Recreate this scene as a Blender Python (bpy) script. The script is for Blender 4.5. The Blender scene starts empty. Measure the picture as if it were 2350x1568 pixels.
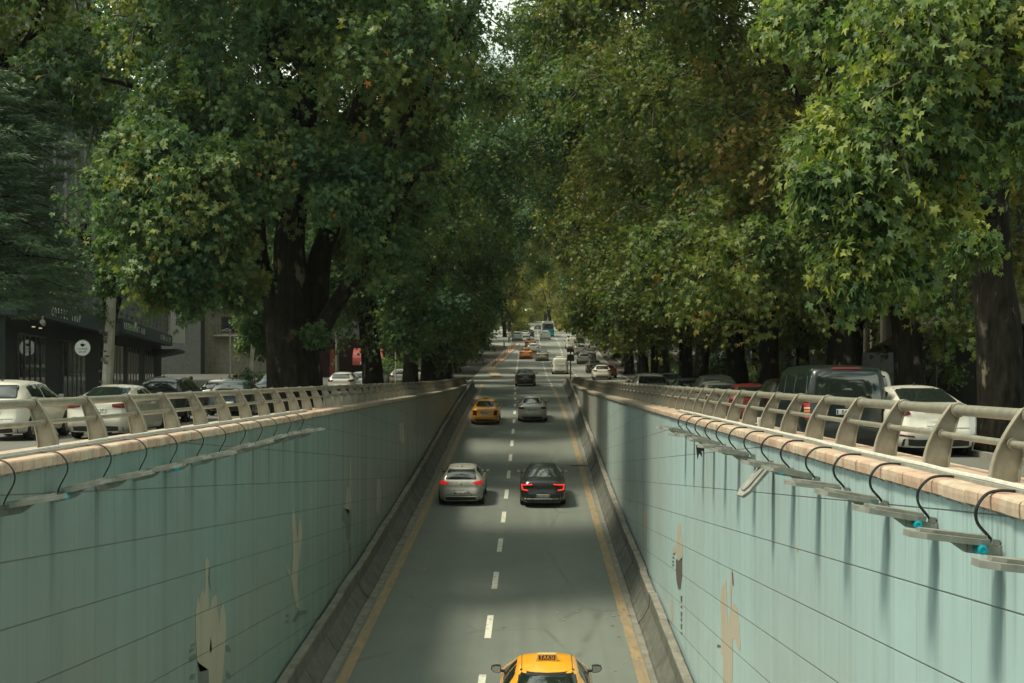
import bpy, bmesh, math, random
import numpy as np
from mathutils import Vector, Matrix, noise
from mathutils.bvhtree import BVHTree
from mathutils.geometry import tessellate_polygon

R = math.radians
scene = bpy.context.scene
COL = scene.collection

# ------------------------------------------------------------------ camera
cam_d = bpy.data.cameras.new("camera"); cam = bpy.data.objects.new("camera", cam_d)
COL.objects.link(cam); scene.camera = cam
cam.location = (0, 0, 0); cam.rotation_euler = (R(90), 0, 0)
cam_d.sensor_width = 36.0; cam_d.lens = 50.0
cam_d.shift_x = -46.0 / 2350.0; cam_d.shift_y = 81.0 / 2350.0
cam_d.clip_start = 0.1; cam_d.clip_end = 3000

# ------------------------------------------------------------------ light
SUN_EL, SUN_AZ = 60.0, -104.0          # azimuth from +Y (ahead) towards -X (left)
world = bpy.data.worlds.new("World"); scene.world = world; world.use_nodes = True
wn = world.node_tree; wn.nodes.clear()
sky = wn.nodes.new("ShaderNodeTexSky"); sky.sky_type = 'NISHITA'; sky.sun_disc = False
sky.sun_elevation = R(SUN_EL); sky.sun_rotation = R(SUN_AZ)
sky.air_density = 1.0; sky.dust_density = 3.0; sky.ozone_density = 1.0
hs = wn.nodes.new("ShaderNodeHueSaturation"); hs.inputs['Saturation'].default_value = 0.5; hs.inputs['Value'].default_value = 1.0
tc = wn.nodes.new("ShaderNodeTexCoord")
mp = wn.nodes.new("ShaderNodeMapping"); mp.inputs['Scale'].default_value = (1.6, 1.6, 3.2)
nz = wn.nodes.new("ShaderNodeTexNoise"); nz.inputs['Scale'].default_value = 1.7; nz.inputs['Detail'].default_value = 6
cr = wn.nodes.new("ShaderNodeValToRGB"); cr.color_ramp.elements[0].position = .40; cr.color_ramp.elements[1].position = .60
mx = wn.nodes.new("ShaderNodeMix"); mx.data_type = 'RGBA'
mx.inputs[7].default_value = (13.0, 12.6, 11.2, 1)       # bright broken cloud
tint = wn.nodes.new("ShaderNodeMix"); tint.data_type = 'RGBA'; tint.blend_type = 'MULTIPLY'; tint.inputs[0].default_value = 1
tint.inputs[7].default_value = (0.90, 1.0, 0.93, 1)
bg = wn.nodes.new("ShaderNodeBackground"); bg.inputs[1].default_value = 0.105
wo = wn.nodes.new("ShaderNodeOutputWorld")
L = wn.links.new
L(sky.outputs[0], hs.inputs['Color']); L(tc.outputs['Generated'], mp.inputs[0]); L(mp.outputs[0], nz.inputs['Vector'])
L(nz.outputs['Fac'], cr.inputs[0]); L(cr.outputs[0], mx.inputs[0]); L(hs.outputs[0], mx.inputs[6])
L(mx.outputs[2], tint.inputs[6]); L(tint.outputs[2], bg.inputs[0]); L(bg.outputs[0], wo.inputs[0])

sl = bpy.data.lights.new("sun", 'SUN'); sl.energy = 3.0; sl.angle = R(11); sl.color = (1.0, 0.92, 0.72)
so = bpy.data.objects.new("sun", sl); COL.objects.link(so)
_sd = Vector((math.sin(R(SUN_AZ)) * math.cos(R(SUN_EL)), math.cos(R(SUN_AZ)) * math.cos(R(SUN_EL)), math.sin(R(SUN_EL))))
so.rotation_euler = _sd.to_track_quat('Z', 'Y').to_euler(); so.location = _sd * 80

vs = scene.view_settings
vs.view_transform = 'Standard'; vs.look = 'None'; vs.exposure = 0.50; vs.gamma = 1.0; vs.use_curve_mapping = False
scene.cycles.max_bounces = 6; scene.cycles.diffuse_bounces = 3; scene.cycles.glossy_bounces = 3
scene.cycles.transmission_bounces = 4; scene.cycles.transparent_max_bounces = 6
scene.cycles.caustics_reflective = False; scene.cycles.caustics_refractive = False
scene.cycles.use_denoising = True

# ------------------------------------------------------------------ measured profile of the street
F = 3264.0
def XD(x, D): return (x - 1221.0) * D / F        # lateral metres of photo column x at distance D
def ZD(y, D): return (865.0 - y) * D / F
def hermite(pts):
    xs = [p[0] for p in pts]; ys = [p[1] for p in pts]; n = len(xs)
    d = [(ys[i+1]-ys[i])/(xs[i+1]-xs[i]) for i in range(n-1)]
    m = [d[0]] + [(d[i-1]+d[i])/2 if d[i-1]*d[i] > 0 else 0 for i in range(1, n-1)] + [d[-1]]
    def f(x):
        if x <= xs[0]: return ys[0] + m[0]*(x-xs[0])*0
        if x >= xs[-1]: return ys[-1] + d[-1]*(x-xs[-1])
        for i in range(n-1):
            if x <= xs[i+1]:
                h = xs[i+1]-xs[i]; t = (x-xs[i])/h
                return ((2*t**3-3*t**2+1)*ys[i] + (t**3-2*t**2+t)*h*m[i] + (-2*t**3+3*t**2)*ys[i+1] + (t**3-t**2)*h*m[i+1])
    return f
ZR = hermite([(-40,-7.9),(0,-7.7),(15,-7.4),(27,-6.76),(56,-5.09),(86,-2.92),(104,-1.75),(121,-.85),(140,-.35),(160,.35),
              (192,2.15),(208,3.4),(220,4.4),(245,6.15),(260,7.0),(302,8.5),(330,10.1),(400,14.4),(460,18),(700,30)])
_zs = hermite([(-60,-1.65),(50,-1.64),(65,-1.52),(95,-1.12),(121,-.85)])
def ZS(D): return _zs(D) if D < 121 else ZR(D)
ZC = hermite([(-20,-.80),(70,-.80),(95,-.72),(112,-.58),(127,-.55)])
WL, WR = -5.0, 3.2           # faces of the two retaining walls
END_L, END_R = 116.0, 127.0

# ------------------------------------------------------------------ object helpers
def link(o, parent=None):
    COL.objects.link(o)
    if parent is not None: o.parent = parent
    return o
def tag(o, label=None, cat=None, group=None, kind=None):
    if label: o["label"] = label
    if cat: o["category"] = cat
    if group: o["group"] = group
    if kind: o["kind"] = kind
    return o
def thing(name, label, cat, loc=(0,0,0), rz=0.0, group=None):
    o = bpy.data.objects.new(name, None); o.empty_display_size = .2
    o.location = loc; o.rotation_euler = (0, 0, rz); link(o)
    return tag(o, label, cat, group)
def copy_thing(src, loc, rz=0.0, label=None, scale=None):
    r = src.copy(); COL.objects.link(r); r.location = loc; r.rotation_euler = (0,0,rz)
    if scale: r.scale = scale if hasattr(scale,'__len__') else (scale,)*3
    if label: r["label"] = label
    for ch in list(src.children):
        c = ch.copy(); COL.objects.link(c); c.parent = r
        for g in list(ch.children):
            d = g.copy(); COL.objects.link(d); d.parent = c
    return r

class MB:
    """collects shapes and links them as one mesh object"""
    def __init__(s): s.v = []; s.f = []; s.mi = []; s.m = 0
    def add(s, vs, fs):
        b = len(s.v); s.v += [tuple(p) for p in vs]
        for f in fs: s.f.append(tuple(b+i for i in f)); s.mi.append(s.m)
        return s
    def box(s, x0, x1, y0, y1, z0, z1, M=None):
        vs = [(x0,y0,z0),(x1,y0,z0),(x1,y1,z0),(x0,y1,z0),(x0,y0,z1),(x1,y0,z1),(x1,y1,z1),(x0,y1,z1)]
        if M is not None: vs = [M @ Vector(p) for p in vs]
        return s.add(vs, [(0,3,2,1),(4,5,6,7),(0,1,5,4),(1,2,6,5),(2,3,7,6),(3,0,4,7)])
    def tube(s, pts, rad, n=8, cap=True, noise_amp=0.0, seed=0):
        pts = [Vector(p) for p in pts]; rad = rad if hasattr(rad,'__len__') else [rad]*len(pts)
        vs = []; fs = []; rng = random.Random(seed)
        up = None
        for i, p in enumerate(pts):
            d = (pts[min(i+1,len(pts)-1)] - pts[max(i-1,0)]).normalized()
            if up is None:
                up = Vector((0,0,1)) if abs(d.z) < .9 else Vector((0,1,0))
            a = d.cross(up).normalized(); b = a.cross(d).normalized(); up = b
            for k in range(n):
                t = 2*math.pi*k/n
                r = rad[i]
                if noise_amp: r *= 1 + noise_amp*noise.noise(Vector((math.cos(t)*1.7+seed, math.sin(t)*1.7, p.z*.55+seed)))*2 + noise_amp*.5*math.sin(3*t+seed)
                vs.append(p + a*math.cos(t)*r + b*math.sin(t)*r)
        for i in range(len(pts)-1):
            for k in range(n):
                k2 = (k+1) % n
                fs.append((i*n+k, i*n+k2, (i+1)*n+k2, (i+1)*n+k))
        if cap:
            fs.append(tuple(range(n))[::-1]); fs.append(tuple((len(pts)-1)*n+k for k in range(n)))
        return s.add(vs, fs)
    def lathe(s, prof, n=16, M=None):
        """prof: (r, z) pairs about z"""
        vs = []; fs = []
        for r, z in prof:
            for k in range(n):
                t = 2*math.pi*k/n; p = Vector((r*math.cos(t), r*math.sin(t), z)); vs.append(M @ p if M is not None else p)
        for i in range(len(prof)-1):
            for k in range(n):
                k2 = (k+1)%n; fs.append((i*n+k, i*n+k2, (i+1)*n+k2, (i+1)*n+k))
        fs.append(tuple(range(n))[::-1]); fs.append(tuple((len(prof)-1)*n+k for k in range(n)))
        return s.add(vs, fs)
    def prism(s, poly, M, t):
        """2D polygon extruded by t; M maps (u, v, w)"""
        n = len(poly)
        vs = [M @ Vector((p[0], p[1], 0)) for p in poly] + [M @ Vector((p[0], p[1], t)) for p in poly]
        tri = tessellate_polygon([[Vector((p[0],p[1],0)) for p in poly]])
        fs = [tuple(q) for q in tri] + [tuple(n+i for i in q[::-1]) for q in tri]
        fs += [(i, (i+1)%n, n+(i+1)%n, n+i) for i in range(n)]
        return s.add(vs, fs)
    def sweep(s, prof, ys, zf, xf=None, close=False):
        """profile (x,z) carried along y; zf(y) adds height"""
        n = len(prof); vs = []; fs = []
        for y in ys:
            for x, z in prof: vs.append((x + (xf(y) if xf else 0), y, z + zf(y)))
        m = n if close else n-1
        for i in range(len(ys)-1):
            for k in range(m):
                k2 = (k+1)%n; fs.append((i*n+k, i*n+k2, (i+1)*n+k2, (i+1)*n+k))
        if close:
            for q in tessellate_polygon([[Vector((p[0],p[1],0)) for p in prof]]):
                fs.append(tuple(q)); fs.append(tuple((len(ys)-1)*n+k for k in q[::-1]))
        return s.add(vs, fs)
    def build(s, name, mats, parent=None, smooth=False, angle=None, bevel=0, fix=True):
        me = bpy.data.meshes.new(name); me.from_pydata(s.v, [], s.f)
        mats = mats if isinstance(mats, (list, tuple)) else [mats]
        for m in mats: me.materials.append(m)
        for p, mi in zip(me.polygons, s.mi): p.material_index = min(mi, len(mats)-1)
        if fix or smooth:
            bm = bmesh.new(); bm.from_mesh(me)
            if fix: bmesh.ops.recalc_face_normals(bm, faces=bm.faces[:])
            if smooth:
                a = R(angle or 40)
                for f in bm.faces: f.smooth = True
                for e in bm.edges:
                    if len(e.link_faces) == 2 and e.calc_face_angle(0) > a: e.smooth = False
            bm.to_mesh(me); bm.free()
        me.validate(); me.update()
        o = bpy.data.objects.new(name, me); link(o, parent)
        if bevel:
            b = o.modifiers.new("bevel", 'BEVEL'); b.width = bevel; b.segments = 2; b.limit_method = 'ANGLE'
        return o

# ------------------------------------------------------------------ material helpers
class NT:
    def __init__(s, name):
        s.m = bpy.data.materials.new(name); s.m.use_nodes = True; s.t = s.m.node_tree; s.t.nodes.clear()
        s.out = s.t.nodes.new("ShaderNodeOutputMaterial")
    def n(s, kind, ins=None, **kw):
        nd = s.t.nodes.new("ShaderNode"+kind)
        for k, v in kw.items(): setattr(nd, k, v)
        for k, v in (ins or {}).items(): s.set(nd.inputs[k], v)
        return nd
    def set(s, inp, v):
        if isinstance(v, bpy.types.NodeSocket): s.t.links.new(v, inp)
        elif hasattr(v, '__len__'):
            inp.default_value = tuple(v) if len(v) == len(inp.default_value) else tuple(v)+(1,)
        else: inp.default_value = v
    def math(s, op, a, b=0, c=0):
        nd = s.t.nodes.new("ShaderNodeMath"); nd.operation = op
        s.set(nd.inputs[0], a); s.set(nd.inputs[1], b)
        if op in ('MULTIPLY_ADD',): s.set(nd.inputs[2], c)
        return nd.outputs[0]
    def mix(s, fac, a, b, blend='MIX'):
        nd = s.t.nodes.new("ShaderNodeMix"); nd.data_type = 'RGBA'; nd.blend_type = blend
        s.set(nd.inputs[0], fac); s.set(nd.inputs[6], a); s.set(nd.inputs[7], b); return nd.outputs[2]
    def ramp(s, fac, stops):
        nd = s.t.nodes.new("ShaderNodeValToRGB"); r = nd.color_ramp
        while len(r.elements) < len(stops): r.elements.new(.5)
        for e, (p, c) in zip(r.elements, stops):
            e.position = p; e.color = (c,c,c,1) if not hasattr(c,'__len__') else tuple(c)+(1,)
        s.set(nd.inputs[0], fac); return nd.outputs[0]
    def obj(s): return s.n("TexCoord").outputs['Object']
    def map(s, vec, scale=(1,1,1), loc=(0,0,0)):
        return s.n("Mapping", {'Vector': vec, 'Scale': scale, 'Location': loc}).outputs[0]
    def noise(s, vec, scale, detail=4, rough=.55, out='Fac'):
        return s.n("TexNoise", {'Vector': vec, 'Scale': scale, 'Detail': detail, 'Roughness': rough}).outputs[out]
    def bump(s, h, strength=.3, dist=.02):
        return s.n("Bump", {'Height': h, 'Strength': strength, 'Distance': dist}).outputs[0]
    def bsdf(s, col, rough=.6, metal=0, normal=None, **kw):
        ins = {'Base Color': col, 'Roughness': rough, 'Metallic': metal}
        if normal is not None: ins['Normal'] = normal
        for k, v in kw.items(): ins[k.replace('_',' ')] = v
        b = s.n("BsdfPrincipled", ins); s.t.links.new(b.outputs[0], s.out.inputs[0]); s.b = b
        return s.m

def simple(name, col, rough=.6, metal=0, var=.15, nscale=6, bump=0, **kw):
    t = NT(name); v = t.obj(); n = t.noise(v, nscale)
    lo = tuple(c*(1-var) for c in col); hi = tuple(min(1,c*(1+var)) for c in col)
    c = t.ramp(n, [(.3, lo), (.7, hi)])
    return t.bsdf(c, rough, metal, t.bump(n, bump, .01) if bump else None, **kw)
_paint = {}
def paint(col, rough=.28, metal=0.0, coat=.6):
    k = (tuple(col), rough, metal)
    if k not in _paint:
        t = NT("car_paint"); v = t.obj(); n = t.noise(v, 3.0, 5)
        z = t.n("SeparateXYZ", {0: v}).outputs[2]
        dirt = t.math('MULTIPLY', t.ramp(z, [(.2, .55), (.62, .0)]), t.ramp(n, [(.3, .4), (.7, 1.0)]))
        c = t.mix(dirt, col, (.10,.095,.08))
        rg = t.math('MULTIPLY_ADD', n, .12, rough-.05)
        if sum(col) < .12: coat = .2
        _paint[k] = t.bsdf(c, rg, metal, Coat_Weight=coat, Coat_Roughness=.06)
    return _paint[k]
def emis(name, col, strength, base=None):
    t = NT(name); return t.bsdf(base or col, .35, 0, Emission_Color=col, Emission_Strength=strength)

M = {}
def asphalt(name, base, warm=1.0):
    t = NT(name); v = t.obj()
    big = t.noise(t.map(v, (.30,.045,1)), 1.0, 5); mid = t.noise(v, .9, 6); fine = t.noise(v, 60, 3)
    streak = t.noise(t.map(v, (2.2,.02,1)), 1.0, 4)
    val = t.math('ADD', t.math('MULTIPLY', big, .5), t.math('ADD', t.math('MULTIPLY', streak, .4), t.math('MULTIPLY', mid, .25)))
    c = t.ramp(val, [(.40, tuple(b*.78 for b in base)), (.72, tuple(b*1.25 for b in base))])
    c = t.mix(t.ramp(fine, [(.45, 0.0), (.62, .35)]), c, tuple(b*1.7 for b in base))
    # cracks and patched seams
    vo = t.n("TexVoronoi", {'Vector': t.map(v, (.16,.06,1)), 'Scale': 1.0}, feature='DISTANCE_TO_EDGE').outputs['Distance']
    crk = t.ramp(vo, [(.0, .5), (.012, 0.0)])
    c = t.mix(t.math('MULTIPLY', crk, t.ramp(mid, [(.45, 0.0), (.6, 1.0)])), c, tuple(b*.45 for b in base))
    return t.bsdf(c, t.ramp(streak, [(.3,.62),(.7,.85)]), 0, t.bump(fine, .25, .01))
M['asphalt_ramp'] = asphalt("asphalt_ramp", (.122,.138,.118))
M['asphalt'] = asphalt("asphalt", (.19,.195,.168))
M['asphalt_side'] = asphalt("asphalt_side", (.11,.11,.095))
M['white_mark'] = (lambda t: t.bsdf(t.mix(t.ramp(t.noise(t.obj(), 9, 6), [(.52, 0.0), (.68, .8)]), (.62,.61,.52), (.2,.2,.17)), .6))(NT("white_marking"))
M['yellow_mark'] = (lambda t: t.bsdf(t.mix(t.ramp(t.noise(t.map(t.obj(), (6,1.1,1)), 1.3, 7), [(.34, 0.12), (.66, .80)]), (.36,.25,.125), (.17,.15,.11)), .65))(NT("yellow_marking"))
M['ground'] = simple("ground_soil", (.055,.05,.04), .95, var=.4, nscale=1.2, bump=.4)
M['paving'] = simple("paving", (.085,.082,.07), .8, var=.25, nscale=2.0, bump=.2)

def wall_mat(name, v0, near, far, y0, y1, over=None, lamps=None):
    t = NT(name); v = t.obj(); sp = t.n("SeparateXYZ", {0: v}); y, z = sp.outputs[1], sp.outputs[2]
    u = t.math('DIVIDE', y, .74)
    w = t.math('DIVIDE', t.math('ADD', t.math('MULTIPLY_ADD', y, .0665, v0), z), .637)
    fu = t.math('FRACT', u); fw = t.math('FRACT', w)
    du = t.math('MINIMUM', fu, t.math('SUBTRACT', 1, fu)); dw = t.math('MINIMUM', fw, t.math('SUBTRACT', 1, fw))
    lu = t.ramp(du, [(.004, .38), (.010, 0.0)]); lw = t.ramp(dw, [(.004, .85), (.014, 0.0)])
    line = t.math('MAXIMUM', lu, lw)
    cell = t.n("CombineXYZ", {0: t.math('FLOOR', u), 1: t.math('FLOOR', w)}).outputs[0]
    wn_ = t.n("TexWhiteNoise", {'Vector': cell}, noise_dimensions='3D').outputs['Value']
    big = t.noise(t.map(v, (1,.12,.16)), 1.0, 5)
    streak = t.noise(t.map(v, (1,1.9,.08)), 1.0, 5)
    streak2 = t.noise(t.map(v, (1,14,.22)), 1.0, 3)
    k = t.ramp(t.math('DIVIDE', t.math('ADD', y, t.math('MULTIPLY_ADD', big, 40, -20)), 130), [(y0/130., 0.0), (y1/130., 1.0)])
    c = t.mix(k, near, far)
    if over: c = t.mix(1, c, over)
    c = t.mix(t.ramp(wn_, [(0., 0.), (1., .10)]), c, tuple(q*.55 for q in near))
    c = t.mix(t.ramp(streak, [(.50, 0.), (.78, .18)]), c, (.07,.075,.055))
    c = t.mix(t.ramp(streak2, [(.55, 0.), (.85, .08)]), c, (.30,.31,.26) if not over else (.2,.19,.15))
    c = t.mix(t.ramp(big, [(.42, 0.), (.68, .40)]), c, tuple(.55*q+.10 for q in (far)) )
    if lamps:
        # dark streak on the panels below each lamp bracket, fading downwards
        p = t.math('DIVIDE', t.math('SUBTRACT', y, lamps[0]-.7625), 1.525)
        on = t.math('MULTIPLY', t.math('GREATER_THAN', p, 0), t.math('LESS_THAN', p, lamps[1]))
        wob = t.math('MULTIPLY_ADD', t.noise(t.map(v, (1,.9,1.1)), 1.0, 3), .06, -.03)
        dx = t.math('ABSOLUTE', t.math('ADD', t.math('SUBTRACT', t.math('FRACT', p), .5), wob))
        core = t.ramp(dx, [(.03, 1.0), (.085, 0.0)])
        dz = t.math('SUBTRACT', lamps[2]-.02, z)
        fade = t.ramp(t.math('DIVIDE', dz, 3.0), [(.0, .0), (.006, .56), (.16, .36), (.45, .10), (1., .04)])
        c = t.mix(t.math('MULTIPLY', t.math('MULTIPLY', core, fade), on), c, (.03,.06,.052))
    # splash dirt rising from the barrier and dark runs below the coping
    c = t.mix(t.math('MULTIPLY', t.ramp(streak2, [(.5, 0.), (.7, .55)]), t.ramp(t.math('DIVIDE', t.math('SUBTRACT', -.9, z), 1.2), [(.0, 1.), (1., .0)])), c, (.06,.075,.06))
    c = t.mix(line, c, (.075,.062,.05))
    hgt = t.math('SUBTRACT', t.math('MULTIPLY', t.noise(v, 2.5, 3), .25), line)
    return t.bsdf(c, t.ramp(streak, [(.3,.34),(.7,.55)]), 0, t.bump(hgt, .5, .012))
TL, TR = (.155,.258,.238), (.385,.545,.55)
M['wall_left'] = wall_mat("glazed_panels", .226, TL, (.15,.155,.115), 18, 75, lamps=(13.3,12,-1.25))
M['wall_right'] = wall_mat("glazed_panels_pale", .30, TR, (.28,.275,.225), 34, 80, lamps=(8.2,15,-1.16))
M['mural_beige_l'] = wall_mat("mural_beige", .226, (.34,.33,.25), (.34,.33,.25), 30, 95, over=(.33,.32,.245))
M['mural_dark_l'] = wall_mat("mural_dark", .226, (.07,.10,.09), (.07,.1,.09), 30, 95, over=(.075,.105,.09))
M['mural_beige_r'] = wall_mat("mural_beige_pale", .30, (.45,.42,.33), (.45,.42,.33), 30, 95, over=(.46,.42,.33))
M['mural_dark_r'] = wall_mat("mural_dark_pale", .30, (.11,.09,.075), (.1,.1,.09), 30, 95, over=(.11,.09,.075))

def coping_mat():
    t = NT("coping_stone"); v = t.obj(); y = t.n("SeparateXYZ", {0: v}).outputs[1]
    fl = t.math('FLOOR', t.math('DIVIDE', y, .29))
    w = t.n("TexWhiteNoise", {'W': fl}, noise_dimensions='1D').outputs['Value']
    c = t.ramp(w, [(0., (.42,.28,.20)), (.35, (.50,.35,.25)), (.7, (.46,.38,.28)), (1., (.56,.42,.31))])
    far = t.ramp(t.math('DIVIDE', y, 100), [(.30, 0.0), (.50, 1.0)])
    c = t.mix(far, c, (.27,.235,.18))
    n = t.noise(v, 7, 6)
    c = t.mix(t.ramp(n, [(.45, 0.), (.75, .55)]), c, (.16,.13,.095))
    return t.bsdf(c, .7, 0, t.bump(n, .35, .012))
M['coping'] = coping_mat()
def concrete(name, col, dark=.5):
    t = NT(name); v = t.obj(); n = t.noise(v, 3.0, 7); s2 = t.noise(t.map(v, (3,1.3,.35)), 1.0, 5)
    c = t.ramp(n, [(.3, tuple(q*.75 for q in col)), (.7, tuple(q*1.2 for q in col))])
    c = t.mix(t.ramp(s2, [(.48, 0.), (.68, dark)]), c, (.05,.05,.04))
    return t.bsdf(c, .85, 0, t.bump(n, .4, .015))
M['concrete'] = concrete("barrier_concrete", (.105,.11,.092), .6)
M['concrete_light'] = concrete("parapet_concrete", (.21,.20,.165), .45)
M['steel'] = simple("painted_rail_steel", (.30,.285,.225), .36, .35, var=.18, nscale=9, bump=.05)
M['steel_post'] = simple("painted_post_steel", (.27,.25,.195), .5, .15, var=.3, nscale=5, bump=.08)
M['dark_steel'] = simple("dark_steel", (.04,.04,.035), .5, .4)
M['grey_metal'] = simple("fixture_aluminium", (.27,.275,.24), .42, .3, var=.2, nscale=12)
M['teal_cap'] = simple("teal_cap", (.0,.36,.46), .35)
M['black_rubber'] = simple("black_rubber", (.012,.012,.012), .45)
M['tyre'] = simple("tyre_rubber", (.016,.016,.016), .85)
M['rim'] = simple("wheel_alloy", (.38,.38,.36), .35, .8)
M['black_plastic'] = simple("black_plastic", (.014,.016,.015), .45)
def glass_dark(name, col=(.012,.018,.016)):
    t = NT(name); v = t.obj(); n = t.noise(v, 2.0, 3)
    return t.bsdf(col, .04, 0, t.bump(n, .05, .02), IOR=1.6, Specular_IOR_Level=.9)
M['glass'] = glass_dark("car_glass")
M['shop_glass'] = glass_dark("shop_glass", (.010,.016,.014))
M['pipe'] = simple("conduit_plastic", (.50,.49,.42), .55, var=.15, nscale=14)
M['red_lamp'] = simple("red_lamp", (.11,.008,.008), .25, var=.2)
M['red_lit'] = emis("lit_tail_lamp", (1.0,.04,.025), .8, (.3,.01,.01))
M['red_dim'] = emis("dimly_lit_tail_lamp", (1.0,.04,.03), .28, (.25,.01,.01))
M['clear_lamp'] = simple("clear_lamp", (.5,.5,.46), .15)
M['plate'] = simple("plate_white", (.55,.55,.48), .5, var=.05)
M['ink'] = simple("black_ink", (.015,.015,.015), .6)
M['white_paint'] = simple("white_paint", (.62,.61,.53), .5, var=.1)
M['chrome'] = simple("chrome_trim", (.55,.55,.52), .18, .9)
def bark():
    t = NT("plane_bark"); v = t.obj(); n = t.noise(t.map(v, (1,1,.45)), 3.2, 6); b = t.noise(t.map(v, (1,1,.25)), 9, 6)
    p = t.noise(v, 1.1, 3)
    c = t.ramp(b, [(.3, (.005,.005,.004)), (.7, (.026,.024,.018))])
    m = t.math('MULTIPLY', t.ramp(n, [(.56, 0.), (.63, 1.)]), t.ramp(p, [(.50, 0.), (.60, .7)]))
    c = t.mix(m, c, (.20,.175,.125))
    return t.bsdf(c, .95, 0, t.bump(t.math('ADD', b, n), .9, .05), Specular_IOR_Level=.06)
M['bark'] = bark()
M['twig'] = simple("twig_bark", (.05,.043,.03), .9)

def leaf_mat(name, stops, trans=.35, gloss=.45):
    """stops colour the leaves by their own random number (hue and age of each leaf)"""
    t = NT(name)
    a = t.n("Attribute", attribute_name="hue").outputs['Fac']
    oi = t.n("ObjectInfo").outputs['Random']
    a = t.math('ADD', a, t.math('MULTIPLY_ADD', oi, .10, -.05))
    c = t.ramp(a, stops)
    d = t.n("BsdfPrincipled", {'Base Color': c, 'Roughness': gloss, 'Specular IOR Level': .22})
    tr = t.n("BsdfTranslucent", {'Color': t.mix(1, c, (1.5,1.6,.7), 'MULTIPLY')})
    ms = t.n("MixShader", {0: trans, 1: d.outputs[0], 2: tr.outputs[0]})
    t.t.links.new(ms.outputs[0], t.out.inputs[0]); return t.m
M['leaf_left'] = leaf_mat("leaves_deep_green", [(0,(.030,.072,.042)),(.38,(.062,.122,.056)),(.70,(.115,.175,.064)),(.955,(.21,.23,.07)),(.985,(.30,.15,.03)),(1,(.34,.14,.03))])
M['leaf_right'] = leaf_mat("leaves_olive", [(0,(.052,.10,.040)),(.34,(.100,.150,.046)),(.66,(.165,.190,.052)),(.90,(.23,.195,.055)),(.96,(.20,.115,.035)),(1,(.36,.16,.03))])
M['leaf_near'] = leaf_mat("leaves_fresh_green", [(0,(.055,.110,.050)),(.36,(.115,.175,.064)),(.66,(.22,.27,.074)),(.90,(.38,.37,.10)),(1,(.46,.30,.07))], .40)
M['leaf_far'] = leaf_mat("leaves_yellowing", [(0,(.15,.18,.045)),(.5,(.28,.28,.07)),(.85,(.42,.36,.10)),(1,(.46,.30,.08))], .45)
M['needle'] = leaf_mat("cedar_needles", [(0,(.050,.10,.062)),(.6,(.10,.165,.095)),(1,(.17,.235,.13))], .15)
# ================================================================== THE SETTING
def frange(a, b, s):
    n = max(1, int(round((b-a)/s))); return [a+(b-a)*i/n for i in range(n+1)]
def strip(x0, x1, ys, zf, dz=0, nx=1):
    """flat sheet between two lateral limits (numbers or functions of y)"""
    mb = MB(); a = x0 if callable(x0) else (lambda y: x0); b = x1 if callable(x1) else (lambda y: x1)
    vs = []; fs = []
    for y in ys:
        for k in range(nx+1): vs.append((a(y)+(b(y)-a(y))*k/nx, y, zf(y)+dz))
    for i in range(len(ys)-1):
        for k in range(nx):
            q = i*(nx+1)+k; fs.append((q, q+1, q+nx+2, q+nx+1))
    return mb.add(vs, fs)
def struct(mb, name, mat, **k):
    o = mb.build(name, mat, fix=False, **k); o["kind"] = "structure"; return o

YS = frange(-60, 700, 4)
g = MB()
def gz(y): return ZS(y) - .03
for (a, b, ya, yb) in ((-400, WL-.62, -60, END_L), (WR+.78, 400, -60, END_L), (-400, WL-.62, END_L, END_R), (WR+.78, 400, END_L, END_R), (-400, 400, END_R, 700)):
    s_ = strip(a, b, frange(ya, yb, 3), gz); g.add(s_.v, s_.f)
struct(g, "ground", M['ground'])

# road in the cutting and the wide road beyond it
struct(strip(-4.98, 3.18, frange(-40, END_L, 2), ZR), "ramp_road", M['asphalt_ramp'])
struct(strip(-6.2, 3.18, frange(END_L, END_R, 1), ZR), "ramp_road", M['asphalt_ramp'])
def lft(y): return -6.2 - max(0, min(1, (y-226)/14))*6 + (2.2*max(0, min(1, (y-175)/45)) if y < 228 else 2.2)
struct(strip(lft, 10.0, frange(END_R, 690, 3), ZR, .004), "main_road", M['asphalt'])
struct(strip(WR+.78, 9.4, frange(-60, END_R, 3), ZS, .0), "side_street", M['asphalt_side'])
struct(strip(-17.5, -8.9, frange(-60, 225, 3), ZS, .0), "side_street", M['asphalt_side'])
struct(strip(-40, -17.5, frange(-60, 300, 3), ZS, .11), "pavement", M['paving'])
struct(strip(11.6, 24, frange(-60, 300, 3), ZS, .11), "pavement", M['paving'])
kb = MB()
for x, ya, yb, zf in ((9.4, -60, 300, ZS), (-8.9, -60, 150, ZS), (11.45, -60, 300, ZS), (-17.65, -60, 300, ZS)):
    kb.sweep([(x,-.1),(x,.12),(x+.15,.12),(x+.15,-.1)], frange(ya, yb, 3), zf)
struct(kb, "kerb", M['concrete_light'])

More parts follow.
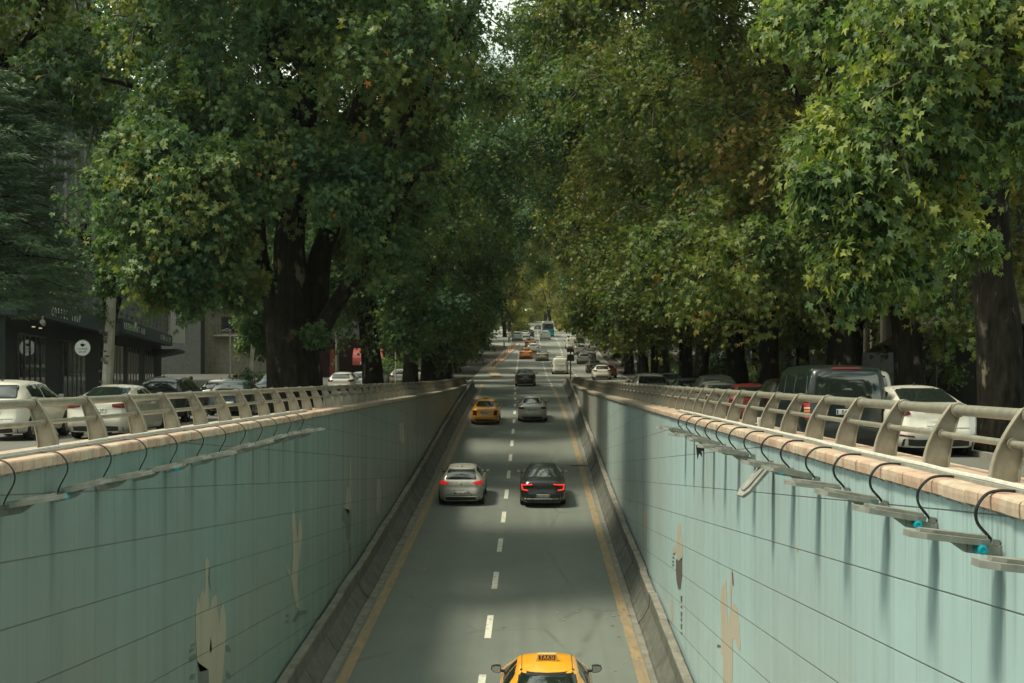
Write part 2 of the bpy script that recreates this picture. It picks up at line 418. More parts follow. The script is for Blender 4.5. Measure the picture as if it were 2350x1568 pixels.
# painted lines
def lane(pts, w, y0, y1, mat, dash=None, name="lane_marking", dz=.008):
    f = hermite(pts); mb = MB()
    segs = [(y0, y1)] if not dash else []
    if dash:
        y = y0
        while y < y1: segs.append((y, y+dash[0])); y += dash[1]
    for a, b in segs:
        s_ = strip(lambda y: f(y)-w/2, lambda y: f(y)+w/2, frange(a, b, 1.25 if dash else 2), ZR, dz); mb.add(s_.v, s_.f)
    return struct(mb, name, mat)
lane([(0,-1.1),(90,-1.13),(110,-1.3),(140,-1.7),(700,-1.9)], .16, 34.2-5.8*6, 124, M['white_mark'], (2.5, 5.85))
lane([(126,-1.5),(160,-1.78),(700,-2.0)], .17, 127, 206, M['white_mark'], (3.6, 4.6))
lane([(120,1.72),(160,1.58),(228,1.3),(700,1.5)], .17, 122, 420, M['white_mark'], (2.6, 5.4))
lane([(120,4.85),(160,4.78),(215,4.4),(700,4.7)], .17, 134, 420, M['white_mark'], (2.6, 5.4))
lane([(0,2.45),(56,2.36),(86,2.24),(100,2.05),(122,1.70)], .25, -40, 122, M['yellow_mark'], name="edge_line")
lane([(0,-4.05),(56,-4.12),(86,-4.1),(113,-4.17),(135,-4.6)], .25, -40, 136, M['yellow_mark'], name="edge_line")
# transverse patches and seams at the head of the ramp
tp = MB()
for y, w, xa, xb in ((112, .5, -4.3, 2.1), (118.5, .35, -5.4, 2.8), (124, .3, -5.6, -1.2), (96, .12, -4, 2)):
    s_ = strip(xa, xb, [y, y+w], ZR, .006); tp.add(s_.v, s_.f)
struct(tp, "road_patch", M['concrete_light'])
gt = strip(-4.52, -4.30, frange(-40, END_L, 2), ZR, .005); g2_ = strip(2.56, 2.74, frange(-40, 122, 2), ZR, .005); gt.add(g2_.v, g2_.f)
struct(gt, "gutter", M['concrete_light'])
dr = thing("drain_grate", "rectangular drain grate beside the right yellow line of the ramp", "drain", (XD(1330, 68), 68, ZR(68)+.006))
dm = MB(); dm.box(-.45,.45,-.25,.25,0,.015); dm.build("frame", M['concrete_light'], dr)
dm = MB()
for i in range(7): dm.box(-.4+i*.12, -.33+i*.12, -.2, .2, .015, .022)
dm.build("grating", M['dark_steel'], dr)

# fallen leaves scattered on the carriageway (uncountable litter)
rng = random.Random(3); lm = MB()
for i in range(420):
    y = rng.uniform(27, 118); x = rng.choice((rng.gauss(2.45, .22), rng.gauss(-4.3,.15), rng.uniform(-4.3,2.6)))
    if not -4.55 < x < 2.62: continue
    a = rng.uniform(0, 6.28); s = rng.uniform(.035,.07); z = ZR(y)+.012
    lm.add([(x+math.cos(a+k*2.1)*s, y+math.sin(a+k*2.1)*s, z+.01*(k==1)) for k in range(3)], [(0,1,2)])
o = lm.build("fallen_leaves", simple("dry_leaf", (.36,.30,.16), .8, var=.4), fix=False); tag(o, "scattered dry leaves lying on the ramp road", "leaves", kind="stuff")

# ------------------------------------------------------------------ retaining walls with coping, railing, barrier
def retaining(side):
    X = WL if side < 0 else WR; end = END_L if side < 0 else END_R; nm = "left" if side < 0 else "right"
    s = 1 if side > 0 else -1
    w = thing("retaining_wall", {"left": "dull green glazed panel wall with bird mural on the left of the sunken road",
              "right": "bright turquoise panel wall with bird mural on the right of the sunken road"}[nm], "wall")
    ys = frange(-12, end, 1.0)
    f = MB(); vs = []; fs = []
    for i, y in enumerate(ys): vs += [(X, y, ZR(y)-.3), (X, y, ZC(y)-.10), (X+s*.6, y, ZC(y)-.10), (X+s*.6, y, ZS(y)-.4)]
    for i in range(len(ys)-1):
        for k in range(3): fs.append((i*4+k, i*4+k+1, i*4+k+5, i*4+k+4))
    fs.append(tuple(len(ys)*4-4+k for k in range(4))); f.add(vs, fs)
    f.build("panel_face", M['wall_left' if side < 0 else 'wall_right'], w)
    # coping: a row of bull-nosed blocks, each with its own small misalignment
    c = MB(); rng = random.Random(11+s); y = -12
    while y < end:
        j = rng.uniform(-.006,.006); jz = rng.uniform(-.004,.004); L_ = .29 if y < 70 else .58
        prof = [(-.045,-.122),(-.058,-.112),(-.062,-.06),(-.060,-.022),(-.048,-.006),(-.030,0),(.30,0),(.31,-.004),(.72,-.004),(.74,-.02),(.74,-.55)]
        pr = [(X+s*(px)+j*(px < .1), pz+jz*(px < .3)) for px, pz in prof]
        b = len(c.v)
        a0, a1 = y+.006, y+L_-.006
        n = len(pr); vs = []
        for yy, ins in ((a0,.006),(a0+.012,0),(a1-.012,0),(a1,.006)):
            for (px, pz) in pr: vs.append((px + s*ins*(1 if (px-X)*s < .1 else 0), yy, pz-ins*.7 + ZC(yy)))
        fs = []
        for i in range(3):
            for k in range(n-1): fs.append((i*n+k, i*n+k+1, (i+1)*n+k+1, (i+1)*n+k))
        fs += [tuple(range(n))[::-1], tuple(3*n+k for k in range(n))]
        c.add(vs, fs); y += L_
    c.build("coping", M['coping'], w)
    # dark bed joint behind the blocks
    m_ = MB(); m_.sweep([(X-s*.02,-.112),(X-s*.03,-.06),(X+s*.0,-.012),(X+s*.7,-.012)], frange(-12, end, 1), ZC); m_.build("mortar_bed", M['concrete'], w)
    # railing
    rl = thing("guard_railing", {"left": "curved post steel railing along the left edge of the sunken road",
               "right": "curved post steel railing along the right edge of the sunken road"}[nm], "railing")
    post = MB()
    # blade in the X-Z plane leaning away from the road; flanges on both edges
    N = 8; fr = []; bk = []
    for i in range(N+1):
        t = i/N; z = .56*t
        fr.append((.29 + .25*t**1.75, z)); bk.append((.495 + .13*t**1.5, z))
    th = .008
    def ribbon(ed, w, t, sgn):
        vs = []; fs = []
        for (x, z) in ed:
            for dx, dy in ((-t*sgn,-w),(t*0,-w),(0,w),(-t*sgn,w)): vs.append((s*(x+dx), dy, z))
        n = 4
        for i in range(len(ed)-1):
            for k in range(4): fs.append((i*4+k, i*4+(k+1)%4, (i+1)*4+(k+1)%4, (i+1)*4+k))
        fs += [(0,1,2,3), tuple(len(ed)*4-4+k for k in range(4))]
        post.add(vs, fs)
    vs = []; fs = []
    for (a, b) in zip(fr, bk):
        vs += [(s*a[0], -th, a[1]), (s*b[0], -th, b[1]), (s*b[0], th, b[1]), (s*a[0], th, a[1])]
    for i in range(N):
        for k in range(4): fs.append((i*4+k, i*4+(k+1)%4, (i+1)*4+(k+1)%4, (i+1)*4+k))
    post.add(vs, fs); ribbon(fr, .034, .012, 1); ribbon(bk, .034, .012, -1)
    # collar plates round the two rails
    Mx = Matrix.Translation((s*.585, 0, .505)) @ Matrix.Rotation(R(90), 4, 'X')
    post.lathe([(.066,-.045),(.066,.045)], 16, Mx)
    Mx = Matrix.Translation((s*.45, 0, .29)) @ Matrix.Rotation(R(90), 4, 'X')
    post.lathe([(.045,-.05),(.045,.05)], 12, Mx)
    first = None; y = 9.0 if side > 0 else 12.2
    y -= 1.83*2
    k = 0
    while y < end - .5:
        if first is None:
            p = post.build("post", M['steel_post'], rl, smooth=True, angle=35); p.location = (X, y, ZC(y)); first = p
        else:
            p = first.copy(); COL.objects.link(p); p.location = (X, y, ZC(y)); p.parent = rl
        y += 1.83; k += 1
    for nm2, dx, dz, r in (("top_rail", .585, .505, .05), ("mid_rail", .45, .29, .028)):
        t_ = MB(); t_.tube([(X+s*dx, yy, ZC(yy)+dz) for yy in frange(4, end, 3)], r, 14); t_.build(nm2, M['steel'], rl, smooth=True)
    # conduit on the coping
    cd = thing("cable_conduit", {"left": "pale wavy cable conduit lying on the left coping", "right": "pale cable conduit lying on the right coping"}[nm], "conduit")
    t_ = MB(); rng = random.Random(5)
    yend = 32.5
    t_.tube([(X+s*(.20+rng.uniform(-.012,.012)), yy, ZC(yy)+.028+rng.uniform(-.002,.006)) for yy in frange(5, yend, .8)], .024, 8)
    t_.build("pipe", M['pipe'], cd, smooth=True)
    t_ = MB(); t_.box(X+min(s*.125,s*.165), X+max(s*.125,s*.165), 5, yend, -.8, -.775); t_.build("trunking", M['grey_metal'], cd)
    # barrier with cap
    br = thing("concrete_barrier", {"left": "stained concrete kerb barrier at the foot of the left wall", "right": "concrete kerb barrier at the foot of the right wall"}[nm], "barrier")
    toe = abs(-4.42) if side < 0 else 2.62
    B = X - s*.0
    def bx(q): return X - s*q
    prof = [(bx(.50),.0),(bx(.48),.07),(bx(.34),.22),(bx(.25),.33),(bx(.215),.74),(bx(.06),.74)]
    cp = [(bx(.235),.735),(bx(.24),.80),(bx(.06),.80),(bx(.06),.735)]
    yy = -12; rng = random.Random(4); body = MB(); cap = MB()
    while yy < end:
        L_ = 3.0; e = min(yy+L_-.02, end); j = rng.uniform(-.012,.012)
        body.sweep([(p[0]+j, p[1]) for p in prof], frange(yy, e, 1.0), ZR, close=True)
        cap.sweep([(p[0]+j*1.4, p[1]+rng.uniform(0,.006)) for p in cp], frange(yy, e, 1.0), ZR, close=True)
        yy += L_
    body.build("barrier_face", M['concrete'], br); cap.build("cap", M['concrete_light'], br)
retaining(-1); retaining(1)

# end block where the left wall stops
eb = thing("wall_end_block", "small concrete end block where the left wall meets the road", "end block", (WL-.05, END_L+.3, ZR(END_L)))
q = MB(); q.box(-.4,.35,-.3,.3,-.1,.55); q.build("block", M['concrete_light'], eb, bevel=.03)

# ------------------------------------------------------------------ murals painted on the walls (children of the walls)
def mural(side, polys, mat, name):
    X = WL if side < 0 else WR; s = 1 if side > 0 else -1; mb = MB(); d = abs(X)
    for P in polys:
        pts = []
        for (x, y) in P:
            D = F*d/abs(x-1221.0); pts.append((D, (865.0-y)*d/abs(x-1221.0)))
        # (u=Y, v=Z) plane lifted 4 mm off the wall
        Mx = Matrix(((0,0,-s,X-s*.003),(1,0,0,0),(0,1,0,0),(0,0,0,1)))
        mb.prism(pts, Mx, .002)
    par = [o for o in COL.objects if o.name.startswith("retaining_wall") and o.type == 'EMPTY'][0 if side < 0 else 1]
    return mb.build(name, mat, par)
def c4(P): return [(344.2+.1709*x, 1233.5+.1709*y) for x, y in P]
def c5(P): return [(.3052*x, 1090+.3052*y) for x, y in P]
def c6(P): return [(688.5+.378*x, 975+.378*y) for x, y in P]
def c7(P): return [(1319.6+.2682*x, 1147.5+.2682*y) for x, y in P]
mural(-1, [[(470.7,1283),(474.9,1278.8),(479.2,1286.5),(480,1301.9),(476.6,1325.8),(477.5,1363.4),(479.2,1394),(480.9,1401),(483.5,1378.8),(489.5,1368.5),(494.6,1365),(498,1373.6),(496.8,1392.4),(500.6,1416.4),(502.3,1435),(504.8,1404.4),(509,1383.9),(512.5,1387.3),(517.7,1418),(518.5,1447),(516,1481),(512,1530),(509,1600),(480,1600),(478,1537),(458,1543),(452,1517),(448.6,1456),(448,1410),(451.9,1375),(455,1371),(458,1385),(459,1363),(463,1353.6),(469,1363),(471,1330),(469,1300)],
           c5([(2197,235),(2215,300),(2230,450),(2238,470),(2250,330),(2262,330),(2270,450),(2252,600),(2234,825),(2252,960),(2245,1005),(2225,990),(2190,790),(2148,690),(2155,672),(2192,762),(2203,600),(2195,400)]),
           c6([(300,205),(308,205),(310,375),(300,375)]), c6([(285,380),(305,380),(312,470),(290,550),(272,500)]),
           c6([(466,330),(484,330),(492,440),(478,550),(460,520)]), c6([(600,-10),(625,-10),(635,95),(622,120),(606,90)])], M['mural_beige_l'], "painted_bird")
mural(-1, [c4([(785,390),(803,420),(800,560),(812,720),(795,640),(778,545)]), c4([(813,1320),(826,1500),(812,1568),(797,1500)]),
           c4([(537,1480),(560,1430),(607,1412),(606,1445)]), c4([(523,1556),(530,1505),(602,1478),(575,1530)]), c4([(1012,1455),(1050,1438),(1082,1500),(1078,1555),(1045,1510),(1040,1550),(1018,1530)]),
           [(452.5,1519),(478,1538),(479,1600),(457,1600)], [(432,1510),(446,1500),(450,1502),(449,1512),(436,1520)], [(433,1560),(438,1548),(447,1545),(446,1560)], [(520,1540),(529,1548),(528,1560),(518,1552)],
           c5([(2197,1100),(2240,1020),(2308,1020),(2305,1045),(2250,1060),(2215,1110)]), c5([(2150,1050),(2168,1050),(2166,1072),(2150,1072)]), c5([(2145,1095),(2165,1092),(2166,1112),(2148,1118)]),
           c6([(262,505),(310,520),(312,590),(300,690),(286,700),(275,600),(252,570)]), c6([(300,720),(308,720),(308,860),(301,860)])], M['mural_dark_l'], "painted_plumage")
mural(1, [c7([(890,190),(905,200),(920,380),(922,480),(915,515),(880,500),(868,470),(870,330),(880,230)]),
          c7([(1295,680),(1300,800),(1306,1000),(1310,1080),(1322,980),(1330,930),(1328,700),(1345,580),(1352,620),(1343,780),(1340,920),(1368,870),(1390,930),(1408,1090),(1418,1240),(1410,1300),(1390,1270),(1370,1190),(1352,1180),(1350,1400),(1345,1600),(1268,1600),(1270,1350),(1255,1310),(1250,950),(1243,930),(1255,760)]),
          c7([(585,90),(612,90),(620,180),(608,490),(598,300),(582,200)]), c7([(1893,388),(1905,388),(1912,420),(1904,448),(1892,430)]), c7([(838,410),(862,400),(866,460),(838,450)]), c7([(818,850),(838,850),(842,1000),(826,1060),(818,960)])], M['mural_beige_r'], "painted_bird")
mural(1, [c7([(866,505),(890,520),(918,492),(919,640),(912,700),(905,765),(885,765),(870,690),(865,600)]), c7([(1345,610),(1352,620),(1362,745),(1350,710)]), c7([(1220,1235),(1248,1245),(1248,1262),(1218,1262)])] +
         [c7([(904,y),(920,y+6),(916,y+h),(906,y+h-8)]) for y, h in ((820,60),(905,25),(955,50),(1010,34),(1060,50),(1130,24))] +
         [c7([(x,y),(x+16,y+3),(x+12,y+18),(x,y+14)]) for x, y in ((840,455),(836,485),(832,520),(834,550))], M['mural_dark_r'], "painted_plumage")

# ------------------------------------------------------------------ wall lamps with hoses
def wall_lamp_parts(root, s, capped, rng):
    """origin on the wall face; s = +1 right wall (head points to -X)"""
    h = MB(); tilt = R((9 if s > 0 else 14) + rng.uniform(-4, 4)); yaw = R(rng.uniform(-6, 6))
    Mx = Matrix.Rotation(yaw, 4, 'Z') @ Matrix.Rotation(tilt*s, 4, 'Y')
    def X(a): return -s*a
    def bx(mb, a0, a1, y0, y1, z0, z1): mb.box(min(X(a0),X(a1)), max(X(a0),X(a1)), y0, y1, z0, z1, Mx)
    poly = [(.10,-.07),(.10,.07),(.18,.13),(.56,.13),(.66,.07),(.66,-.07),(.56,-.13),(.18,-.13)]
    pts = [(X(a), b) for a, b in poly]
    h.prism(pts, Mx @ Matrix.Translation((0,0,0)), .042)
    pts2 = [(X(a), b*.72) for a, b in [(.12,-.09),(.12,.09),(.50,.09),(.58,.05),(.58,-.05),(.50,-.09)]]
    h.prism(pts2, Mx @ Matrix.Translation((0,0,.044)), .022)
    h.build("lamp_head", M['grey_metal'], root)
    b = MB(); bx(b, .0, .02, -.05, .05, -.06, .012); bx(b, .02, .24, -.045, .045, -.055, -.004); bx(b, .015, .065, -.03, .03, .0, .045)
    b.prism([(X(a), c) for a, c in [(.03,-.065),(.24,-.065),(.36,-.002),(.03,-.002)]], Mx @ Matrix(((1,0,0,0),(0,0,1,-.035),(0,1,0,0),(0,0,0,1))), .07)
    b.build("bracket", M['grey_metal'], root)
    if capped:
        c = MB(); c.lathe([(.034,0),(.034,.10),(.018,.106),(.016,.10)], 16, Mx @ Matrix.Translation((X(.17), -.035, -.026)) @ Matrix.Rotation(R(90), 4, 'X'))
        c.build("end_cap", M['teal_cap'], root)
    # hose from the conduit over the coping to the lamp
    j = rng.uniform(-.06,.06); k = rng.uniform(.14,.24)
    z0 = root.location.z; zc = -.8 - z0
    P = [(-s*-.14, j+.03, zc+.012), (0, j, zc+.018), (X(.09), j-.01, zc-.01), (X(.16), j*.6-.02, zc-.10), (X(.15), j*.4, zc-.20), (X(.08), 0, (zc-.2)*.45), (X(.05), .0, .03)]
    # smooth it
    Q = []
    for i in range(len(P)-1):
        p0 = Vector(P[max(i-1,0)]); p1 = Vector(P[i]); p2 = Vector(P[i+1]); p3 = Vector(P[min(i+2,len(P)-1)])
        for t in (0,.25,.5,.75):
            Q.append(.5*((2*p1)+(p2-p0)*t+(2*p0-5*p1+4*p2-p3)*t*t+(3*p1-p0-3*p2+p3)*t**3))
    Q.append(Vector(P[-1]))
    c = MB(); c.tube(Q, .0115 if s > 0 else .008, 6); c.build("hose", M['black_rubber'], root, smooth=True)
ordw = ["first","second","third","fourth","fifth","sixth","seventh","eighth","ninth","tenth","eleventh","twelfth","thirteenth","fourteenth","fifteenth","sixteenth"]
rng = random.Random(21)
for side, D0, n in ((1, 8.2, 15), (-1, 13.3, 12)):
    X = WR if side > 0 else WL
    for i in range(n):
        D = D0 + 1.525*i; nm = "right" if side > 0 else "left"
        if side > 0 and i == 7: lab = "wall lamp broken off and hanging askew on the right turquoise wall"
        else: lab = f"{ordw[i]} grey wall lamp from the camera on the {nm} wall" + (" with turquoise end cap" if (side > 0 and i in (1,2,3,6)) or (side < 0 and i in (1,4)) else "")
        r = thing("wall_lamp", lab, "wall lamp", (X, D, -1.16 if side > 0 else -1.25), 0, f"lamps bracketed to the {nm} wall")
        wall_lamp_parts(r, 1 if side > 0 else -1, (side > 0 and i in (1,2,3,6)) or (side < 0 and i in (1,4)), rng)
        if side > 0 and i == 7:
            for ch in r.children:
                if ch.name.startswith("lamp_head"): ch.rotation_euler = (R(12), R(-52), R(8)); ch.location = (0,0,.05)
# ================================================================== VEHICLES
def interp(pts, x):
    if x <= pts[0][0]: return pts[0][1]
    for i in range(len(pts)-1):
        if x <= pts[i+1][0]:
            a, b = pts[i], pts[i+1]; return a[1]+(b[1]-a[1])*(x-a[0])/(b[0]-a[0])
    return pts[-1][1]
def smooth_prof(pts, x, w=.07):
    return (interp(pts, x-w)+2*interp(pts, x)+interp(pts, x+w))/4
SED = dict(L=4.65, W=.90, roofw=.57, top=[(0,.99),(.10,1.07),(.62,1.12),(1.50,1.42),(2.0,1.465),(2.7,1.45),(3.05,1.38),(3.75,1.02),(4.35,.90),(4.6,.76),(4.65,.62)],
           belt=[(0,.93),(1,.96),(3.4,.92),(4.65,.70)], deck=.62,
           rwin=[(-.58,1.13),(.58,1.13),(.50,1.385),(-.50,1.385)], wind=[(-.66,1.02),(.66,1.02),(.52,1.36),(-.52,1.36)],
           sides=[[(1.28,1.01),(1.72,1.30),(2.28,1.36),(2.28,1.0)],[(2.34,1.0),(2.34,1.36),(2.72,1.34),(3.28,1.04),(3.28,.99)]], wheels=(.95,3.75), wr=.325,
           lights=[[(.42,.87),(.62,.84),(.86,.82),(.86,.97),(.62,.97),(.42,.95)]], plate=.78, bump=.42)
HAT = dict(SED, L=4.05, top=[(0,.92),(.06,1.0),(.12,1.04),(.42,1.36),(.62,1.42),(1.3,1.46),(2.0,1.45),(2.45,1.37),(3.1,1.03),(3.8,.88),(4.0,.74),(4.05,.62)],
           belt=[(0,.96),(1,.99),(2.9,.94),(4.05,.70)], rwin=[(-.60,1.05),(.60,1.05),(.53,1.335),(-.53,1.335)],
           sides=[[(.72,1.06),(.80,1.28),(1.02,1.33),(1.62,1.36),(1.62,1.03)],[(1.68,1.03),(1.68,1.36),(2.1,1.34),(2.75,1.06),(2.75,1.01)]], wheels=(.62,3.2), wr=.32,
           lights=[[(.43,.92),(.62,.83),(.86,.84),(.84,1.0),(.62,.97)]], plate=.52, bump=.4)
SUV = dict(HAT, L=4.45, W=.92, roofw=.62, top=[(0,1.0),(.05,1.12),(.12,1.2),(.42,1.52),(.6,1.60),(1.3,1.66),(2.2,1.64),(2.75,1.55),(3.4,1.15),(4.1,1.02),(4.38,.86),(4.45,.7)],
           belt=[(0,1.08),(1,1.10),(3.2,1.05),(4.45,.82)], rwin=[(-.66,1.18),(.66,1.18),(.58,1.50),(-.58,1.50)],
           sides=[[(.78,1.20),(.84,1.46),(1.1,1.51),(1.75,1.54),(1.75,1.15)],[(1.81,1.15),(1.81,1.54),(2.35,1.52),(3.0,1.19),(3.0,1.13)]], wheels=(.75,3.55), wr=.36,
           lights=[[(.50,1.02),(.66,.96),(.87,.96),(.87,1.12),(.70,1.13)]], plate=.80, bump=.5)
VAN = dict(HAT, L=4.9, W=.95, roofw=.78, top=[(0,1.2),(.03,1.5),(.07,1.75),(.16,1.90),(.4,1.95),(3.2,1.97),(3.7,1.9),(4.35,1.25),(4.75,1.02),(4.9,.8)],
           belt=[(0,1.12),(3.7,1.1),(4.9,.85)], rwin=[(-.74,1.14),(.74,1.14),(.66,1.80),(-.66,1.80)],
           sides=[[(.25,1.22),(.3,1.72),(1.5,1.76),(1.5,1.18)],[(1.58,1.18),(1.58,1.76),(2.7,1.76),(2.7,1.18)],[(2.78,1.18),(2.78,1.76),(3.35,1.74),(4.0,1.26),(4.0,1.18)]], wheels=(.95,4.0), wr=.34,
           lights=[[(.80,.78),(.91,.78),(.91,1.12),(.80,1.12)]], plate=.92, bump=.42)
CARGO = dict(VAN, L=4.3, W=.90, roofw=.74, rwin=None, sides=[VAN['sides'][2]], plate=.78,
             top=[(0,1.2),(.03,1.5),(.07,1.70),(.16,1.80),(.4,1.84),(2.6,1.84),(3.0,1.78),(3.6,1.25),(4.15,1.0),(4.3,.8)], wheels=(.7,3.45))
CARGO['sides'] = [[(2.2,1.15),(2.2,1.66),(2.75,1.64),(3.3,1.22),(3.3,1.15)]]

_body = {}
def car_body(S, key):
    if key in _body: return _body[key]
    L_, W = S['L'], S['W']; ys = []
    y = 0.0
    ys = [0, .012, .04, .08, .14, .22] + frange(.32, L_-.32, .12) + [L_-.22, L_-.14, L_-.08, L_-.04, L_-.012, L_]
    def plan(y):
        e = min(y, L_-y); r = .62
        return 1.0 if e >= r else 1 - .26*((1-e/r)**3.2)
    rings = []
    for y in ys:
        zt = smooth_prof(S['top'], y) if .3 < y < L_-.3 else interp(S['top'], y)
        zb = min(interp(S['belt'], y), zt-.045)
        c = max(0, min(1, (zt-zb-.06)/.36)); p = plan(y)
        wb = W*.955*p; wt = (wb-.06)*(1-c) + S['roofw']*c*(1 if y > .3 else p*.5+.5)
        bul = .03*c
        crown = .05*c + .02
        pts = [(0, zt), (wt*.4, zt-crown*.12), (wt*.75, zt-crown*.45), (wt*.93, zt-crown*.85), (wt+.012, zt-crown*1.7-.01)]
        z3 = pts[-1][1]; zb = min(zb, z3-.015)
        for t in (.3, .65): pts.append((wt+.012+(wb-wt-.012)*t+bul*math.sin(math.pi*t), z3+(zb-z3)*t))
        pts += [(wb, zb), (W*.99*p, zb-.07 if zb > .8 else zb-.03), (W*p, .66), (W*.985*p, .52), (W*.985*p, .38), (W*.95*p, .25), (W*.86*p, .20), (0, .19)]
        rings.append([(x, y, z) for x, z in pts])
    n = len(rings[0])
    vs = []; fs = []
    for rg in rings:
        full = rg + [(-x, yy, z) for x, yy, z in rg[-2:0:-1]]
        vs += full
    m = 2*n-2
    for i in range(len(rings)-1):
        for k in range(m): fs.append((i*m+k, i*m+(k+1)%m, (i+1)*m+(k+1)%m, (i+1)*m+k))
    # end caps: shrunken inner rings
    for end, base, sg in ((0, 0, -1), (1, (len(rings)-1)*m, 1)):
        ring = vs[base:base+m]; cz = (ring[0][2]+.2)/2+.1; prev = base
        for sc, off in ((.86,.018),(.6,.03),(.3,.035)):
            b = len(vs); vs += [(x*sc, y+sg*off, cz+(z-cz)*sc) for x, y, z in ring]
            for k in range(m):
                q = (prev+k, prev+(k+1)%m, b+(k+1)%m, b+k); fs.append(q if end else q[::-1])
            prev = b
        b = len(vs); vs.append((0, ring[0][1]+sg*.036, cz))
        for k in range(m): fs.append((prev+k, prev+(k+1)%m, b))
    # shape of the tail: bumper stands proud, boot lid is recessed
    out = []
    for x, y, z in vs:
        w_ = math.exp(-(y/.22)**2); d = 0
        if z < .62: d = -.05*min(1, (.62-z)/.04)
        if z < .34: d = .0
        if z > .62: d = .045*min(1, (z-.62)/.10)
        w2 = math.exp(-((L_-y)/.3)**2); 
        out.append((x, y+d*w_+.05*w2*(z > .6), z))
    _body[key] = (out, fs)
    return _body[key]

class Proj:
    """lays a patch on the body: a polygon seen from behind (axis 'r'), from a side ('s') or from the front ('f')"""
    def __init__(s, vs, fs): s.t = BVHTree.FromPolygons([Vector(v) for v in vs], fs)
    def hit(s, ax, a, b, sgn=1):
        if ax == 'r': o, d = Vector((a, -3, b)), Vector((0,1,0))
        elif ax == 'f': o, d = Vector((a, 9, b)), Vector((0,-1,0))
        else: o, d = Vector((3*sgn, a, b)), Vector((-sgn,0,0))
        h = s.t.ray_cast(o, d)
        return (h[0], d) if h[0] is not None else (None, d)
    def patch(s, mb, ax, poly, off=.006, sgn=1, n=5, rnd=.0):
        # densify with slightly rounded corners
        P = []; k = len(poly)
        for i in range(k):
            p0 = Vector(poly[i-1]).to_2d() if len(poly[i-1])==3 else Vector(poly[i-1]); p1 = Vector(poly[i]); p2 = Vector(poly[(i+1)%k])
            r = rnd or min((p0-p1).length, (p2-p1).length)*.16
            a = p1+(p0-p1).normalized()*r; b = p1+(p2-p1).normalized()*r
            for t in (0,.5,1): P.append(a*(1-t)**2 + p1*2*t*(1-t) + b*t*t)
            nx = p2+(p1-p2).normalized()*min(r, (p2-p1).length*.4)
            for t in range(1, n): P.append(b.lerp(nx, t/n))
        c = sum(P, Vector((0,0)))/len(P); m = len(P); base = len(mb.v); vs = []
        last = None
        SC = ((1.0,-.004),(.985,off),(.82,off*1.15),(.64,off*1.3),(.46,off*1.3),(.28,off*1.3),(.12,off*1.3))
        for sc, of in SC:
            for p in P:
                q = c+(p-c)*sc; h, d = s.hit(ax, q.x, q.y, sgn)
                if h is None:
                    h = last if last is not None else Vector((0,0,0))
                last = h; vs.append(h-d*of)
        h, d = s.hit(ax, c.x, c.y, sgn); vs.append((h if h is not None else last)-d*off)
        fs = []
        for i in range(6):
            for k2 in range(m): fs.append((i*m+k2, i*m+(k2+1)%m, (i+1)*m+(k2+1)%m, (i+1)*m+k2))
        fs += [(6*m+k2, 6*m+(k2+1)%m, 7*m) for k2 in range(m)]
        mb.add(vs, fs)
def text_mesh(name, body, size, mat, parent, loc, rot, ext=.002, sx=1.0, space=1.0):
    cu = bpy.data.curves.new(name, 'FONT'); cu.body = body; cu.size = size; cu.extrude = ext; cu.align_x = 'CENTER'; cu.align_y = 'CENTER'; cu.resolution_u = 2; cu.offset = .012*size if size > .3 else 0; cu.space_character = space
    tmp = bpy.data.objects.new(name, cu); COL.objects.link(tmp); bpy.context.view_layer.update()
    me = bpy.data.meshes.new_from_object(tmp.evaluated_get(bpy.context.evaluated_depsgraph_get()))
    COL.objects.unlink(tmp); bpy.data.objects.remove(tmp)
    me.materials.clear(); me.materials.append(mat)
    o = bpy.data.objects.new(name, me); link(o, parent); o.location = loc; o.rotation_euler = rot; o.scale = (sx,1,1)
    return o
_wheel = {}
def wheel_mesh(r, parent, x, y, detail):
    k = (r, detail); sg = 1 if x > 0 else -1
    if k not in _wheel:
        t = MB(); Mx = Matrix.Rotation(R(90), 4, 'Y'); w = .105
        t.lathe([(r*.60,-w),(r*.93,-w),(r*.99,-w*.8),(r,-w*.5),(r,w*.5),(r*.99,w*.8),(r*.93,w),(r*.60,w),(r*.60,w*.55)], 22, Mx)
        a = t.build("tyre", M['tyre'], None, smooth=True, angle=50)
        q = MB(); q.lathe([(r*.62,w*.5),(r*.62,w*.95),(r*.55,w*.9),(r*.53,w*.55)], 22, Mx)
        q.lathe([(.055,w*.4),(.05,w*.85),(.01,w*.87)], 10, Mx)
        for i in range(5 if detail else 0):
            an = i*2*math.pi/5
            q.box(-.03,.03,.03,r*.58,w*.5,w*.75, Mx @ Matrix.Rotation(an, 4, 'Z'))
        b = q.build("rim", M['rim'], None, smooth=True); COL.objects.unlink(a); COL.objects.unlink(b)
        _wheel[k] = (a.data, b.data)
    ty, rm = _wheel[k]
    o = bpy.data.objects.new("wheel", ty); link(o, parent); o.location = (x, y, r); o.rotation_euler = (0,0,0 if sg > 0 else math.pi)
    p = bpy.data.objects.new("rim", rm); link(p, o)
    return o

